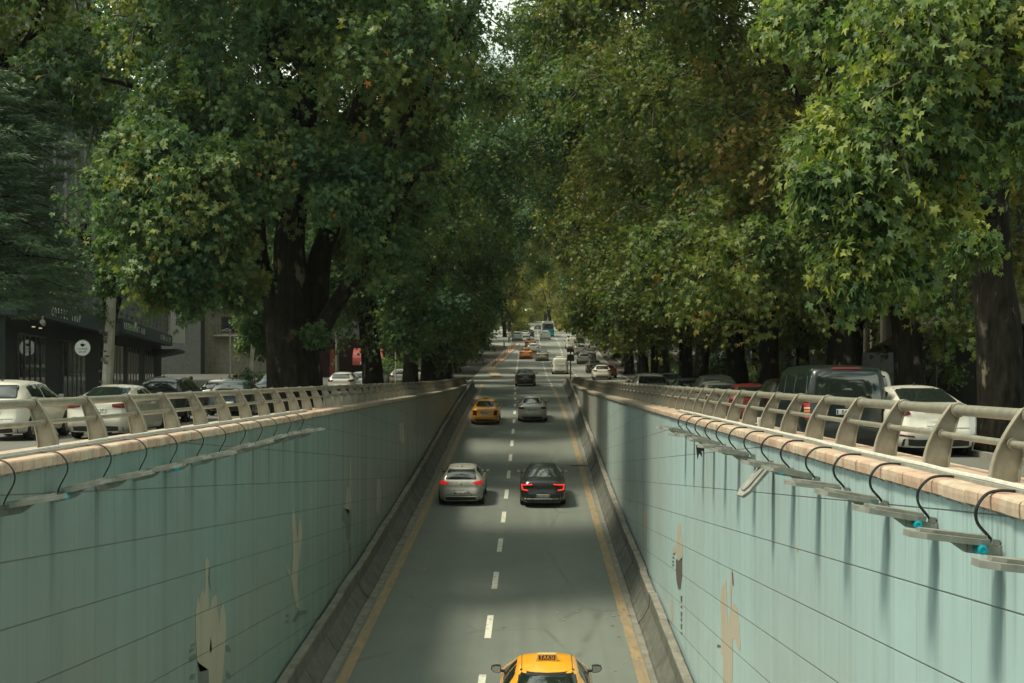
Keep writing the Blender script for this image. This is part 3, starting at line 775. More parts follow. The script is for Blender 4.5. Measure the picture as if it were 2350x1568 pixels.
_car_n = 0
def car(name, label, cat, kind, X, D, Z, col, rz=0.0, metal=0.0, detail=1, group=None, lights=None, lit=False, plate_txt=None, plate_z=None, plate_w=.26,
        taxi=False, antenna=True, rwin=None, wipers=False, extra=None, sc=1.0, tilt=0.0, rough=.28, mirrors=(True,True), W=None):
    S = dict({'sedan':SED,'hatch':HAT,'suv':SUV,'van':VAN,'cargo':CARGO}[kind]); key = kind
    if lights: S['lights'] = lights
    if rwin: S['rwin'] = rwin
    vs, fs = car_body(S, key)
    root = thing(name, label, cat, (X, D, Z), rz, group); root.rotation_euler = (tilt, 0, rz)
    if sc != 1.0: root.scale = (sc,)*3
    b = MB(); b.add(vs, fs); b.build("body", paint(col, rough, metal), root, smooth=True, angle=38)
    pj = Proj(vs, fs); L_, W_ = S['L'], S['W']
    # glass
    if S['rwin']:
        g_ = MB(); pj.patch(g_, 'r', S['rwin'], .034, n=10); g_.build("rear_window", M['glass'], root, smooth=True)
        if detail:
            xs = [p[0] for p in S['rwin']]; zs = [p[1] for p in S['rwin']]
            e = .018; g2 = MB(); cx, cz = 0, sum(zs)/len(zs)
            pj.patch(g2, 'r', [(x*1.03, z+(e if z > cz else -e)) for x, z in S['rwin']], .020, n=10); g2.build("window_seal", M['black_plastic'], root, smooth=True)
    g_ = MB(); pj.patch(g_, 'f', S['wind'] if kind in ('sedan',) else [(-S['roofw']-.02, S['belt'][1][1]+.09),(S['roofw']+.02, S['belt'][1][1]+.09),(S['roofw']-.06, max(z for _, z in S['top'])-.12),(-S['roofw']+.06, max(z for _, z in S['top'])-.12)], .006); g_.build("windscreen", M['glass'], root, smooth=True)
    for sg in (1,-1):
        for P in S['sides']:
            g_ = MB(); pj.patch(g_, 's', P, .005, sg); g_.build("side_window", M['glass'], root, smooth=True)
    # wheel arches, wheels
    r = S['wr']; ar = MB()
    for yw in S['wheels']:
        for sg in (1,-1):
            pj.patch(ar, 's', [(yw+(r+.05)*math.cos(t), max(.215, r+(r+.05)*math.sin(t))) for t in [math.pi*k/7-.15 for k in range(8)]], .003, sg, n=2)
            wheel_mesh(r, root, sg*(W_-.105), yw, detail)
    ar.build("wheel_arch", M['black_plastic'], root, smooth=True)
    # rear details
    lm_ = (M['red_lit'] if lit is True else M['red_dim']) if lit else M['red_lamp']
    for sg in (1,-1):
        l_ = MB()
        for P in S['lights']: pj.patch(l_, 'r', [(sg*x, z) for x, z in P], .014, n=4)
        l_.build("tail_light", lm_, root, smooth=True)
        h_ = MB(); pj.patch(h_, 'f', [(sg*.5,.66),(sg*.82,.66),(sg*.80,.80),(sg*.55,.76)], .01, n=3); h_.build("headlight", M['clear_lamp'], root, smooth=True)
    lo = MB(); pj.patch(lo, 'r', [(-W_*.80,.22),(W_*.80,.22),(W_*.80,.335),(W_*.5,.36),(-W_*.5,.36),(-W_*.80,.335)], .008); lo.build("lower_bumper", M['black_plastic'], root, smooth=True)
    pz = plate_z or S['plate']
    p_ = MB(); pj.patch(p_, 'r', [(-plate_w,pz-.06),(plate_w,pz-.06),(plate_w,pz+.06),(-plate_w,pz+.06)], .016, rnd=.012)
    pl = p_.build("number_plate", M['plate'], root)
    if plate_txt:
        h, d = pj.hit('r', 0, pz); h1, _ = pj.hit('r', .2, pz)
        text_mesh("plate_lettering", plate_txt, .115, M['ink'], pl, (0.015, h.y-.021, pz), (R(90),0,0), sx=.95)
        q = MB(); q.box(-plate_w+.005, -plate_w+.04, h.y-.020, h.y-.017, pz-.05, pz+.05); q.build("plate_band", simple("plate_blue", (.02,.10,.35), .5), pl)
    # mirrors
    ym = {'sedan':3.12,'hatch':2.62,'suv':2.85,'van':3.75,'cargo':2.95}[kind]; zm = S['belt'][1][1]+.06
    for sg, on in ((-1, mirrors[0]), (1, mirrors[1])):
        if not on: continue
        m_ = MB(); m_.m = 0
        prof = [(.0,-.07),(.06,-.075),(.14,-.06),(.19,-.01),(.18,.055),(.10,.075),(.0,.065)]
        Mx = Matrix(((sg,0,0,sg*(W_*.985)),(0,0,1,ym-.05),(0,1,0,zm+.02),(0,0,0,1)))
        m_.prism(prof, Mx, .10); m_.box(min(sg*(W_*.86),sg*(W_+.02)), max(sg*(W_*.86),sg*(W_+.02)), ym-.02, ym+.06, zm-.05, zm-.01)
        mo = m_.build("wing_mirror", M['black_plastic'] if not taxi or True else paint(col), root, bevel=.02)
        q = MB(); q.prism([(p[0]*.85+.012, p[1]*.82) for p in prof], Mx @ Matrix.Translation((0,0,-.006)), .006); q.build("mirror_glass", M['chrome'], mo)
    if detail:
        # shut line of the boot, emblem, high brake lamp
        t_ = MB(); zb = .60
        for xa, xb in ((-.62,.62),):
            pts = [pj.hit('r', xa+(xb-xa)*k/12, zb)[0] for k in range(13)]
            pts = [p-Vector((0,.003,0)) for p in pts if p is not None]
            if len(pts) > 3: t_.tube(pts, .006, 4)
        t_.build("boot_gap", M['ink'], root)
        if antenna:
            zr = smooth_prof(S['top'], 1.9 if kind == 'sedan' else .85)
            ya = 1.85 if kind == 'sedan' else .85
            a_ = MB(); a_.prism([(-.0,0),(.14,0),(.02,.075)], Matrix(((0,0,1,-.012),(1,0,0,ya),(0,1,0,zr-.006),(0,0,0,1))), .024); a_.build("roof_antenna", M['black_plastic'], root)
    if taxi:
        ya = 2.05 if kind == 'sedan' else 1.2; zr = smooth_prof(S['top'], ya)-.004
        s_ = MB(); 
        s_.prism([(-.21,0),(.21,0),(.175,.135),(-.175,.135)], Matrix(((1,0,0,0),(0,0,1,ya),(0,1,0,zr),(0,0,0,1))), .13)
        so_ = s_.build("taxi_sign", simple("sign_yellow", (.62,.42,.12), .45, var=.05), root, bevel=.012)
        q = MB(); q.box(-.155,.155, ya-.004, ya-.001, zr+.028, zr+.115); q.build("sign_panel", simple("sign_brown", (.06,.03,.015), .5), so_)
        text_mesh("sign_lettering", "TAKSİ" if False else "TAKSI", .105, simple("sign_letter", (.72,.50,.22), .5, var=.03), so_, (0, ya-.007, zr+.071), (R(90),0,0), sx=1.0)
        if kind == 'sedan' and detail > 1:
            for sg in (1,-1):
                c = MB(); pts = []
                for yy in frange(1.55, 2.95, .1):
                    h = pj.t.ray_cast(Vector((sg*.47, yy, 3)), Vector((0,0,-1)))[0]
                    if h is not None: pts.append(h+Vector((0,0,.002)))
                c.tube(pts, .006, 4); c.build("roof_gap", M['ink'], root)
    if extra: extra(root, pj, S)
    return root

YEL = (.88,.39,.026); ORG = (.78,.24,.02); SIL = (.40,.39,.34); WHT = (.62,.60,.51); CREAM = (.58,.56,.47); BLK = (.010,.013,.012)
sl_ramp = math.atan(.065)
def tilt_at(D, f=ZR): return math.atan((f(D+3.5)-f(D+.8))/2.7)
def on_road(name, label, cat, kind, x, D, col, **k):
    z = ZR(D+1.0)-math.tan(tilt_at(D))*1.0
    return car(name, label, cat, kind, XD(x, D), D, z+.01, col, tilt=tilt_at(D), **k)
def clio_extra(root, pj, S):
    e = MB(); pj.patch(e, 'r', [(0,.80),(.045,.87),(0,.94),(-.045,.87)], .012); e.build("emblem", M['chrome'], root)
    e = MB(); pj.patch(e, 'r', [(-.47,.40),(.47,.40),(.30,.66),(-.30,.66)], -.001, n=3); e.build("plate_recess", paint((.20,.195,.17), .4), root)
    e = MB(); pj.patch(e, 'r', [(-.54,1.335),(.54,1.335),(.50,1.385),(-.50,1.385)], .05, n=3); e.build("spoiler", M['black_plastic'], root)
    e = MB(); e.tube([(0,-.0,1.08),(.16,.02,1.10),(.30,.03,1.11)], .012, 5); e.build("rear_wiper", M['black_plastic'], root)
    e = MB()
    pts = [pj.hit('r', -.75+1.5*k/12, .375)[0] for k in range(13)]; e.tube([p-Vector((0,.006,0)) for p in pts if p], .012, 5); e.build("bumper_trim", M['chrome'], root)
on_road("hatchback", "silver hatchback with red tail lights lit in the left lane of the ramp", "car", 'hatch', 1058, 56, (.46,.455,.40), metal=.25, lit='dim', plate_txt="06 CBT 871", extra=clio_extra, plate_z=.52)
def volvo_extra(root, pj, S):
    for i, ch in enumerate("VOLVO"):
        h, _ = pj.hit('r', -.26+i*.13, .87)
        if h: text_mesh("boot_lettering", ch, .075, M['chrome'], root, (h.x, h.y-.006, .87), (R(90),0,0))
    e = MB(); pts = [pj.hit('r', -.70+1.4*k/12, .36)[0] for k in range(13)]; e.tube([p-Vector((0,.006,0)) for p in pts if p], .014, 5); e.build("bumper_trim", M['chrome'], root)
on_road("sedan", "glossy black sedan with bracket shaped red lights lit in the right lane of the ramp", "car", 'sedan', 1246, 55.5, BLK, lit=True, plate_txt="06 TGF 74", plate_z=.48, extra=volvo_extra,
        lights=[[(.40,.895),(.84,.86),(.85,.905),(.42,.94)], [(.775,.72),(.835,.72),(.845,.87),(.80,.87)], [(.56,.665),(.83,.68),(.83,.725),(.60,.715)]])
def accent_extra(root, pj, S):
    e = MB(); pj.patch(e, 'r', [(-.31,.80),(.31,.80),(.27,.885),(-.27,.885)], .03, n=4); e.build("boot_trim", M['chrome'], root)
on_road("taxi", "yellow taxi with upright tail lights in the left lane near the top of the ramp", "taxi", 'sedan', 1113, 86, YEL, taxi=True, plate_txt="06 T 4132", plate_z=.72, extra=accent_extra, lights=[[(.53,.62),(.75,.60),(.78,.90),(.58,.90),(.52,.74)]], sc=.955)
on_road("sedan", "silver sedan beside the yellow taxi near the top of the ramp", "car", 'sedan', 1222, 87.5, (.50,.49,.43), metal=.2, plate_txt="06 FK 830", plate_z=.77, lights=[[(.46,.86),(.64,.82),(.88,.82),(.87,.95),(.55,.95)]])
on_road("sedan", "dark bronze sedan crossing the head of the ramp alone", "car", 'sedan', 1205.5, 121.5, (.075,.066,.055), metal=.6, plate_txt="06 BN 407", plate_z=.80)
on_road("taxi", "nearest yellow taxi cut by the bottom edge with a lettered roof sign", "taxi", 'sedan', 1258, 24.6, YEL, taxi=True, detail=2, antenna=False)
# beyond the ramp
def van_extra(root, pj, S):
    e = MB(); e.box(-.42,.42,.5,1.3,1.83,1.98); e.build("roof_unit", M['white_paint'], root, bevel=.04)
    for P in ([(-.03,.45),(-.018,.45),(-.018,1.7),(-.03,1.7)],): 
        e = MB(); pj.patch(e, 'r', P, .004, rnd=.002); e.build("door_gap", M['ink'], root)
    e = MB(); pj.patch(e, 'r', [(-.55,1.02),(.60,1.02),(.52,1.60),(-.48,1.60)], .006, n=3); e.build("door_panel", paint((.55,.56,.50), .35), root)
    e = MB(); e.box(.12,.24,-.05,-.02,.96,1.0); e.build("door_handle", M['black_plastic'], root)
on_road("delivery_van", "white delivery van with roof unit in the right lane beyond the ramp", "van", 'cargo', 1285.5, 158, WHT, detail=1, extra=van_extra, plate_z=.78)
far = "cars climbing the road beyond the ramp"
on_road("taxi", "bright orange taxi beside the red bollards beyond the ramp", "taxi", 'sedan', 1207, 196, ORG, detail=0, group=far)
on_road("sedan", "beige sedan between the orange taxi and the white delivery van", "car", 'sedan', 1244, 191, (.27,.25,.19), detail=0, group=far, metal=.4)
on_road("hatchback", "white hatchback between the two orange taxis", "car", 'hatch', 1223.5, 208, WHT, detail=0, group=far)
on_road("taxi", "farther orange taxi half hidden by a white hatchback", "taxi", 'sedan', 1217.5, 221, (.62,.17,.02), detail=0, group=far)
on_road("suv", "white suv directly behind the turquoise bus", "car", 'suv', 1251.5, 250, WHT, detail=0, group=far)
on_road("pickup_car", "silver boxy car left of the lane beside the standing pedestrian", "car", 'suv', 1187, 245, (.42,.41,.36), detail=0, group=far, metal=.3)
on_road("sedan", "pale sedan ahead of the silver boxy car", "car", 'sedan', 1205, 263, (.50,.50,.44), detail=0, group=far)
on_road("sedan", "black car half under yellowing branches ahead of the pale sedan", "car", 'suv', 1216, 292, (.02,.022,.02), detail=0, group=far)
on_road("sedan", "smallest grey car at the far top of the road", "car", 'sedan', 1203, 395, (.30,.29,.25), detail=0, group=far)
on_road("sedan", "tiny dark car in the lane left of the turquoise bus", "car", 'hatch', 1234, 358, (.03,.03,.028), detail=0, group=far)
# bus
bz = ZR(302); bus = thing("city_bus", "turquoise and white city bus far up the road", "bus", (XD(1258, 302), 302, bz), 0); bus.rotation_euler = (tilt_at(302), 0, 0)
def rbox(mb, x0, x1, y0, y1, z0, z1, r=.12):
    P = []
    for cx, cz, a0 in ((x1-r, z1-r, 0), (x0+r, z1-r, 90), (x0+r, z0+r, 180), (x1-r, z0+r, 270)):
        for k in range(4): P.append((cx+r*math.cos(R(a0+30*k)), cz+r*math.sin(R(a0+30*k))))
    mb.prism(P, Matrix(((1,0,0,0),(0,0,1,y0),(0,1,0,0),(0,0,0,1))), y1-y0)
q = MB(); rbox(q, -1.25, 1.25, 0, 11.5, 1.5, 3.1); q.build("upper_body", M['white_paint'], bus, bevel=.03)
q = MB(); rbox(q, -1.26, 1.26, -.03, 11.5, .35, 1.62, .1); q.build("lower_body", simple("bus_turquoise", (.0,.34,.33), .35), bus, bevel=.03)
q = MB(); q.box(-1.08,1.08,-.045,-.005,1.66,2.75); q.build("rear_window", M['glass'], bus, bevel=.01)
q = MB(); q.box(-1.275,-1.25,.6,11,1.7,2.7); q.box(1.25,1.275,.6,11,1.7,2.7); q.build("side_window", M['glass'], bus)
for sg in (1,-1):
    q = MB(); q.box(min(sg*1.0,sg*1.2), max(sg*1.0,sg*1.2), -.06,-.03,.9,1.35); q.build("tail_light", M['red_lamp'], bus)
    for yw in (2.6, 8.8): w = wheel_mesh(.34, bus, sg*1.12, yw, 0); w.scale = (1.3,1.4,1.4); w.location.z = .48
q = MB(); q.box(-1.2,1.2,.1,11.2,.22,.36); q.build("underbody", M['black_plastic'], bus)
q = MB(); q.box(-.8,.8,1.5,3.6,3.08,3.3); q.build("roof_unit", M['grey_metal'], bus, bevel=.05)

# ------------------------------------------------------------------ parked and slow cars on the right side street
def parked(name, label, cat, kind, X, D, col, **k):
    return car(name, label, cat, kind, X, D, ZS(D+1)+.0, col, tilt=tilt_at(D, ZS), **k)
def tvan_extra(root, pj, S):
    h, _ = pj.hit('r', 0, 1.10)
    e = MB(); Mx = Matrix.Translation((0, h.y-.002, 1.09)) @ Matrix.Rotation(R(90), 4, 'X')
    e.lathe([(.085,0),(.085,.014),(.072,.014),(.072,.006)], 24, Mx); em = e.build("emblem", M['chrome'], root, smooth=True)
    text_mesh("emblem_lettering", "V", .07, M['chrome'], em, (0, h.y-.012, 1.12), (R(90),0,0)); text_mesh("emblem_lettering", "W", .075, M['chrome'], em, (0, h.y-.012, 1.065), (R(90),0,0))
    for sg in (1,-1):
        for z0, z1, m in ((.92,.97,simple("amber_lamp", (.45,.22,.04), .2)),(.99,1.03,M['clear_lamp'])):
            e = MB(); pj.patch(e, 'r', [(sg*.805,z0),(sg*.905,z0),(sg*.905,z1),(sg*.805,z1)], .018, n=2); e.build("lamp_segment", m, root)
    e = MB(); pj.patch(e, 'r', [(-.34,1.86),(.34,1.86),(.30,1.90),(-.30,1.90)], .012, n=3); e.build("high_brake_light", simple("brake_lamp_dark", (.12,.02,.02), .3), root)
    a = pj.hit('r', 0.05, 1.22)[0]; b = pj.hit('r', .42, 1.55)[0]
    e = MB(); e.tube([a-Vector((0,.02,0)), b-Vector((0,.02,0))], .009, 5); e.build("rear_wiper", M['black_plastic'], root)
    for sg in (1,-1):
        pts = [pj.hit('r', sg*(.885-.16*t), 1.14+.72*t)[0] for t in (0,.25,.5,.75,1)]
        e = MB(); e.tube([p-Vector((0,.004,0)) for p in pts if p], .010, 5); e.build("pillar_trim", paint((.11,.135,.12), .25), root)
redl = simple("bright_red_lamp", (.28,.02,.012), .25, var=.1)
r_ = parked("passenger_van", "dark green black passenger van with round white emblem behind the right railing", "van", 'van', 6.85, 30.8, (.004,.010,.009), plate_txt="BA 825", plate_z=.93, extra=tvan_extra, rough=.3, W=.95)
for ch in r_.children:
    if ch.name.startswith("tail_light"): ch.data.materials[0] = redl
def wsedan_extra(root, pj, S):
    e = MB(); h, _ = pj.hit('r', 0, .98); e.lathe([(.04,0),(.04,.012),(.03,.014)], 16, Matrix.Translation((0, h.y, .98)) @ Matrix.Rotation(R(90), 4, 'X')); e.build("emblem", M['chrome'], root)
    e = MB(); pj.patch(e, 'r', [(-.30,.935),(.30,.935),(.28,.952),(-.28,.952)], .014, n=3); e.build("boot_trim", M['chrome'], root)
    for sg in (1,-1):
        e = MB(); pj.patch(e, 'r', [(sg*.48,.40),(sg*.80,.43),(sg*.78,.47),(sg*.52,.44)], .012, n=3); e.build("reflector", M['red_lamp'], root)
    e = MB(); pj.patch(e, 'r', [(-.74,.22),(.74,.22),(.72,.38),(.5,.36),(-.5,.36),(-.72,.38)], .014, n=3); e.build("rear_diffuser", M['black_plastic'], root)
parked("sedan", "clean white sedan parked right of the dark passenger van", "car", 'sedan', 8.55, 29.9, (.66,.645,.56), sc=1.03, extra=wsedan_extra, plate_z=.70, lights=[[(.56,.88),(.7,.84),(.87,.84),(.87,.965),(.70,.985),(.60,.965)]])
parked("minibus", "white van mostly hidden between the dark van and the white sedan", "van", 'van', 8.5, 36.6, WHT, detail=0, sc=.96)
rs = "cars parked along the right side street"
parked("hatchback", "dull red hatchback left of the dark passenger van", "car", 'hatch', 6.9, 43.5, (.16,.022,.016), group=rs, rz=R(-1))
parked("suv", "brown black suv between the red hatchback and the passenger van", "car", 'suv', 7.2, 38.0, (.035,.022,.018), group=rs, detail=0)
parked("hatchback", "silver hatchback left of the red hatchback", "car", 'hatch', 6.75, 49.8, (.33,.33,.29), group=rs, metal=.4)
parked("suv", "black suv with pale edges behind the silver hatchback", "car", 'suv', 7.6, 57.5, (.02,.022,.02), group=rs)
parked("hatchback", "blue grey hatchback beyond the black suv", "car", 'hatch', 7.4, 66, (.035,.09,.11), group=rs, metal=.3)
parked("suv", "light grey suv with wide rear window behind the right railing", "car", 'suv', 5.75, 68, (.36,.36,.31), group=rs, metal=.4)
parked("hatchback", "dark red hatchback hidden behind the light grey suv", "car", 'hatch', 6.4, 77, (.20,.02,.018), group=rs, detail=0)
parked("sedan", "grey sedan deep under the right trees left of the black suv", "car", 'sedan', 8.3, 84, (.12,.12,.105), group=rs, detail=0)
on_road("hatchback", "white hatchback with red lights waiting past the end of the right railing", "car", 'hatch', 1382, 141, WHT, group=rs, sc=1.02)
on_road("sedan", "red and white car tucked beside the waiting white hatchback", "car", 'hatch', 1396, 147, (.42,.08,.06), group=rs, detail=0)
on_road("sedan", "dark grey sedan ahead of the waiting white hatchback", "car", 'sedan', 1365, 161, (.06,.062,.055), group=rs, detail=0, metal=.3)
on_road("hatchback", "white hatchback reflecting light under the leaf edge", "car", 'hatch', 1341, 184, WHT, group=rs, detail=0)
on_road("suv", "dark suv parked right of the bright white hatchback under the leaves", "car", 'suv', 1353, 189, (.06,.055,.05), group=rs, detail=0)
on_road("suv", "grey suv second from the top of the right parked row", "car", 'suv', 1332, 204, (.24,.24,.21), group=rs, detail=0)
on_road("cargo_van", "white van half hidden by leaves at the top of the right parked row", "van", 'cargo', 1312, 217, WHT, group=rs, detail=0)
on_road("sedan", "black car under branches at the top of the right parked row", "car", 'suv', 1329, 224, (.03,.03,.028), group=rs, detail=0)

# ------------------------------------------------------------------ left side street
ls = "cars standing on the left side street"
parked("crossover", "white crossover with sloping roof at the left edge of the picture", "car", 'suv', -14.1, 37.0, (.60,.585,.50), group=ls, sc=.965)
parked("sedan", "older cream white sedan behind the left railing", "car", 'sedan', -11.65, 38.0, (.50,.485,.41), group=ls, plate_txt="06 EL 27")
parked("suv", "black suv right of the cream sedan behind the left railing", "car", 'suv', -13.3, 50.5, (.03,.032,.028), group=ls)
parked("hatchback", "small white hatchback behind the black suv", "car", 'hatch', -13.4, 60.5, (.46,.45,.38), group=ls)
parked("hatchback", "dark blue hatchback with pale reflection beyond the small white hatchback", "car", 'hatch', -12.3, 57.5, (.02,.035,.045), group=ls)
parked("sedan", "grey sedan just left of the big multi stemmed tree", "car", 'sedan', -12.6, 67.5, (.13,.135,.12), group=ls)
parked("cargo_van", "black van partly hidden by the big multi stemmed tree", "van", 'suv', -13.8, 76, (.02,.02,.02), group=ls, detail=0)
parked("hatchback", "white hatchback between the first and second left trunks", "car", 'hatch', -12.4, 92, (.50,.50,.43), group=ls, detail=0)
parked("hatchback", "pale blue hatchback between the first and second left trunks", "car", 'hatch', -11.6, 96, (.30,.36,.36), group=ls, detail=0)
parked("suv", "black suv under the red awning", "car", 'suv', -13.4, 119, (.02,.02,.02), group=ls, detail=0)
parked("hatchback", "white hatchback between the second and third left trunks", "car", 'hatch', -11.3, 121, (.52,.51,.44), group=ls, detail=0)
parked("sedan", "silver sedan beyond the third left trunk", "car", 'sedan', -9.9, 124, (.36,.36,.31), group=ls, detail=0)
# ================================================================== TREES
def tpl(kind):
    """leaf outline in its own plane: u across, v along the tip; returns verts and triangles"""
    if kind == 'lobed':
        A = [(-90,.10),(-45,.40),(-16,.74),(2,.46),(20,.72),(38,1.0),(54,.62),(64,.46),(78,.84),(90,1.20),(102,.84),(116,.46),(126,.62),(142,1.0),(160,.72),(178,.46),(196,.74),(225,.40)]
    elif kind == 'star':
        A = [(-90,.14),(-14,.72),(8,.48),(38,1.0),(62,.50),(90,1.16),(118,.50),(142,1.0),(172,.48),(194,.72)]
    else:
        v = [(0,-.2,0),(.62,.25,-.06),(0,1.0,-.16),(-.62,.25,-.06)]
        return np.array(v, float)*.62, np.array([(0,1,2),(0,2,3)])
    v = [(0,.1,.03)]
    for a, r in A:
        x, y = math.cos(R(a))*r*.92, math.sin(R(a))*r; v.append((x, y+.2, -.24*r*r+.30*abs(x)))
    v = np.array(v, float)*.56; m = len(A)
    return v, np.array([(0, 1+i, 1+(i+1)%m) for i in range(m)])
def unit(a): return a/np.maximum(np.linalg.norm(a, axis=-1, keepdims=True), 1e-6)
def foliage(name, mats, seed, clumps, sprays, per, size, kind, spread=.95, droop=.35, parent=None, hue=(.5,.25), twigs=True, flat=.5, down=.55):
    """clumps: array rows x,y,z,r.  Each clump throws leafy sprays outwards; leaves hang from them."""
    rg = np.random.default_rng(seed); C = np.asarray(clumps, float)
    n = len(C)*sprays; ci = np.repeat(np.arange(len(C)), sprays)
    d = unit(rg.normal(size=(n,3))*np.array([1,1,.75])+np.array([0,0,.05])); r = C[ci,3]
    S0 = C[ci,:3] + d*(r*rg.uniform(.05,.45,n))[:,None] + rg.normal(size=(n,3))*(.16*r)[:,None]
    d = unit(d + rg.normal(size=(n,3))*.45)
    ln = r*rg.uniform(.35,.75,n)*spread
    S1 = S0 + d*ln[:,None]; S1[:,2] -= droop*ln
    mid = (S0+S1)/2; mid[:,2] += .10*ln
    # leaves along the spray
    N = n*per; si = np.repeat(np.arange(n), per); t = rg.uniform(.12,1.0,N)[:,None]
    P = (1-t)**2*S0[si] + 2*t*(1-t)*mid[si] + t*t*S1[si] + rg.normal(size=(N,3))*size*.5
    tip = unit(d[si]*.7 + rg.normal(size=(N,3))*.55 + np.array([0,0,-down]))
    nrm = np.array([0,0,1.0])*flat + rg.normal(size=(N,3))*.45 + d[si]*.55
    nrm = unit(nrm - (nrm*tip).sum(1, keepdims=True)*tip); side = np.cross(tip, nrm)
    sz = size*rg.uniform(.62,1.25,N)
    tv, tf = tpl(kind)
    V = P[:,None,:] + sz[:,None,None]*(side[:,None,:]*tv[None,:,0:1] + tip[:,None,:]*tv[None,:,1:2] + nrm[:,None,:]*tv[None,:,2:3])
    k = len(tv); V = V.reshape(-1,3); Fc = (tf[None]+ (np.arange(N)*k)[:,None,None]).reshape(-1,3)
    ch = rg.normal(0,.15,len(C))[ci][si]; sh = rg.normal(0,.13,n)[si]
    h = np.clip(hue[0] + ch + sh + rg.normal(0,hue[1]*.28,N) + (t[:,0]-.6)*.30, 0, .93)
    rare = rg.random(N) < .003; h[rare] = rg.uniform(.95,1.0,rare.sum())
    H = np.repeat(h, k)
    nf = len(Fc); mi = np.zeros(nf, np.int32)
    if twigs:
        # three-sided twig tapering along every spray
        ring = np.array([(1,0,0),(-.5,.87,0),(-.5,-.87,0)]); w = .012+.006*r
        a = unit(np.cross(d, np.array([0,0,1.0])+.01)); b = np.cross(d, a)
        def rg3(Pt, ww): return Pt[:,None,:] + ww[:,None,None]*(a[:,None,:]*ring[None,:,0:1] + b[:,None,:]*ring[None,:,1:2])
        w = w*(rg.random(n) < .30)
        T = np.concatenate([rg3(C[ci,:3]*.35+S0*.65+rg.normal(size=(n,3))*.15, w*1.3), rg3(mid, w), rg3(S1, w*.3)], axis=1).reshape(-1,3)
        q = []
        for s_ in (0,3):
            for e in range(3):
                e2 = (e+1)%3; q += [(s_+e, s_+e2, s_+3+e2), (s_+e, s_+3+e2, s_+3+e)]
        q = np.array(q); TF = (q[None] + (np.arange(n)*9)[:,None,None] + len(V)).reshape(-1,3)
        V = np.concatenate([V, T]); Fc = np.concatenate([Fc, TF]); H = np.concatenate([H, np.zeros(len(T))])
        mi = np.concatenate([mi, np.ones(len(TF), np.int32)])
    me = bpy.data.meshes.new(name)
    me.vertices.add(len(V)); me.vertices.foreach_set("co", V.astype(np.float32).ravel())
    me.loops.add(len(Fc)*3); me.loops.foreach_set("vertex_index", Fc.astype(np.int32).ravel())
    me.polygons.add(len(Fc)); me.polygons.foreach_set("loop_start", np.arange(0, len(Fc)*3, 3, dtype=np.int32))
    me.polygons.foreach_set("material_index", mi)
    at = me.attributes.new("hue", 'FLOAT', 'POINT'); at.data.foreach_set("value", H.astype(np.float32))
    for m in mats: me.materials.append(m)
    me.update()
    o = bpy.data.objects.new(name, me); link(o, parent); return o

def crown_clumps(seed, n, c, rad, rmin=1.5, rmax=2.5, lo=None, keep=None):
    rg = random.Random(seed); out = []
    tries = 0
    while len(out) < n and tries < n*40:
        tries += 1
        v = Vector((rg.gauss(0,1), rg.gauss(0,1), rg.gauss(0,1))).normalized()*(rg.random()**.38)
        # lumpy outline
        k = 1 + .22*noise.noise(Vector((v.x*1.9+seed, v.y*1.9, v.z*1.9)))
        p = (c[0]+v.x*rad[0]*k, c[1]+v.y*rad[1]*k, c[2]+v.z*rad[2]*k)
        if lo is not None and p[2] < lo: continue
        if keep and not keep(p): continue
        out.append((*p, rg.uniform(rmin, rmax)))
    return out
def curve(pts, n=6):
    Q = []
    pts = [Vector(p) for p in pts]
    for i in range(len(pts)-1):
        p0 = pts[max(i-1,0)]; p1 = pts[i]; p2 = pts[i+1]; p3 = pts[min(i+2,len(pts)-1)]
        for k in range(n):
            t = k/n; Q.append(.5*((2*p1)+(p2-p0)*t+(2*p0-5*p1+4*p2-p3)*t*t+(3*p1-p0-3*p2+p3)*t**3))
    Q.append(pts[-1]); return Q
def limb(mb, pts, r0, r1, seed=0, n=10, flare=0, amp=.09):
    Q = curve(pts); m = len(Q)
    rad = [r0+(r1-r0)*(i/(m-1))**.85 for i in range(m)]
    if flare:
        for i in range(m):
            z = (Q[i]-Q[0]).length; rad[i] *= 1+flare*math.exp(-z/.55)
    mb.tube(Q, rad, n, noise_amp=amp, seed=seed)

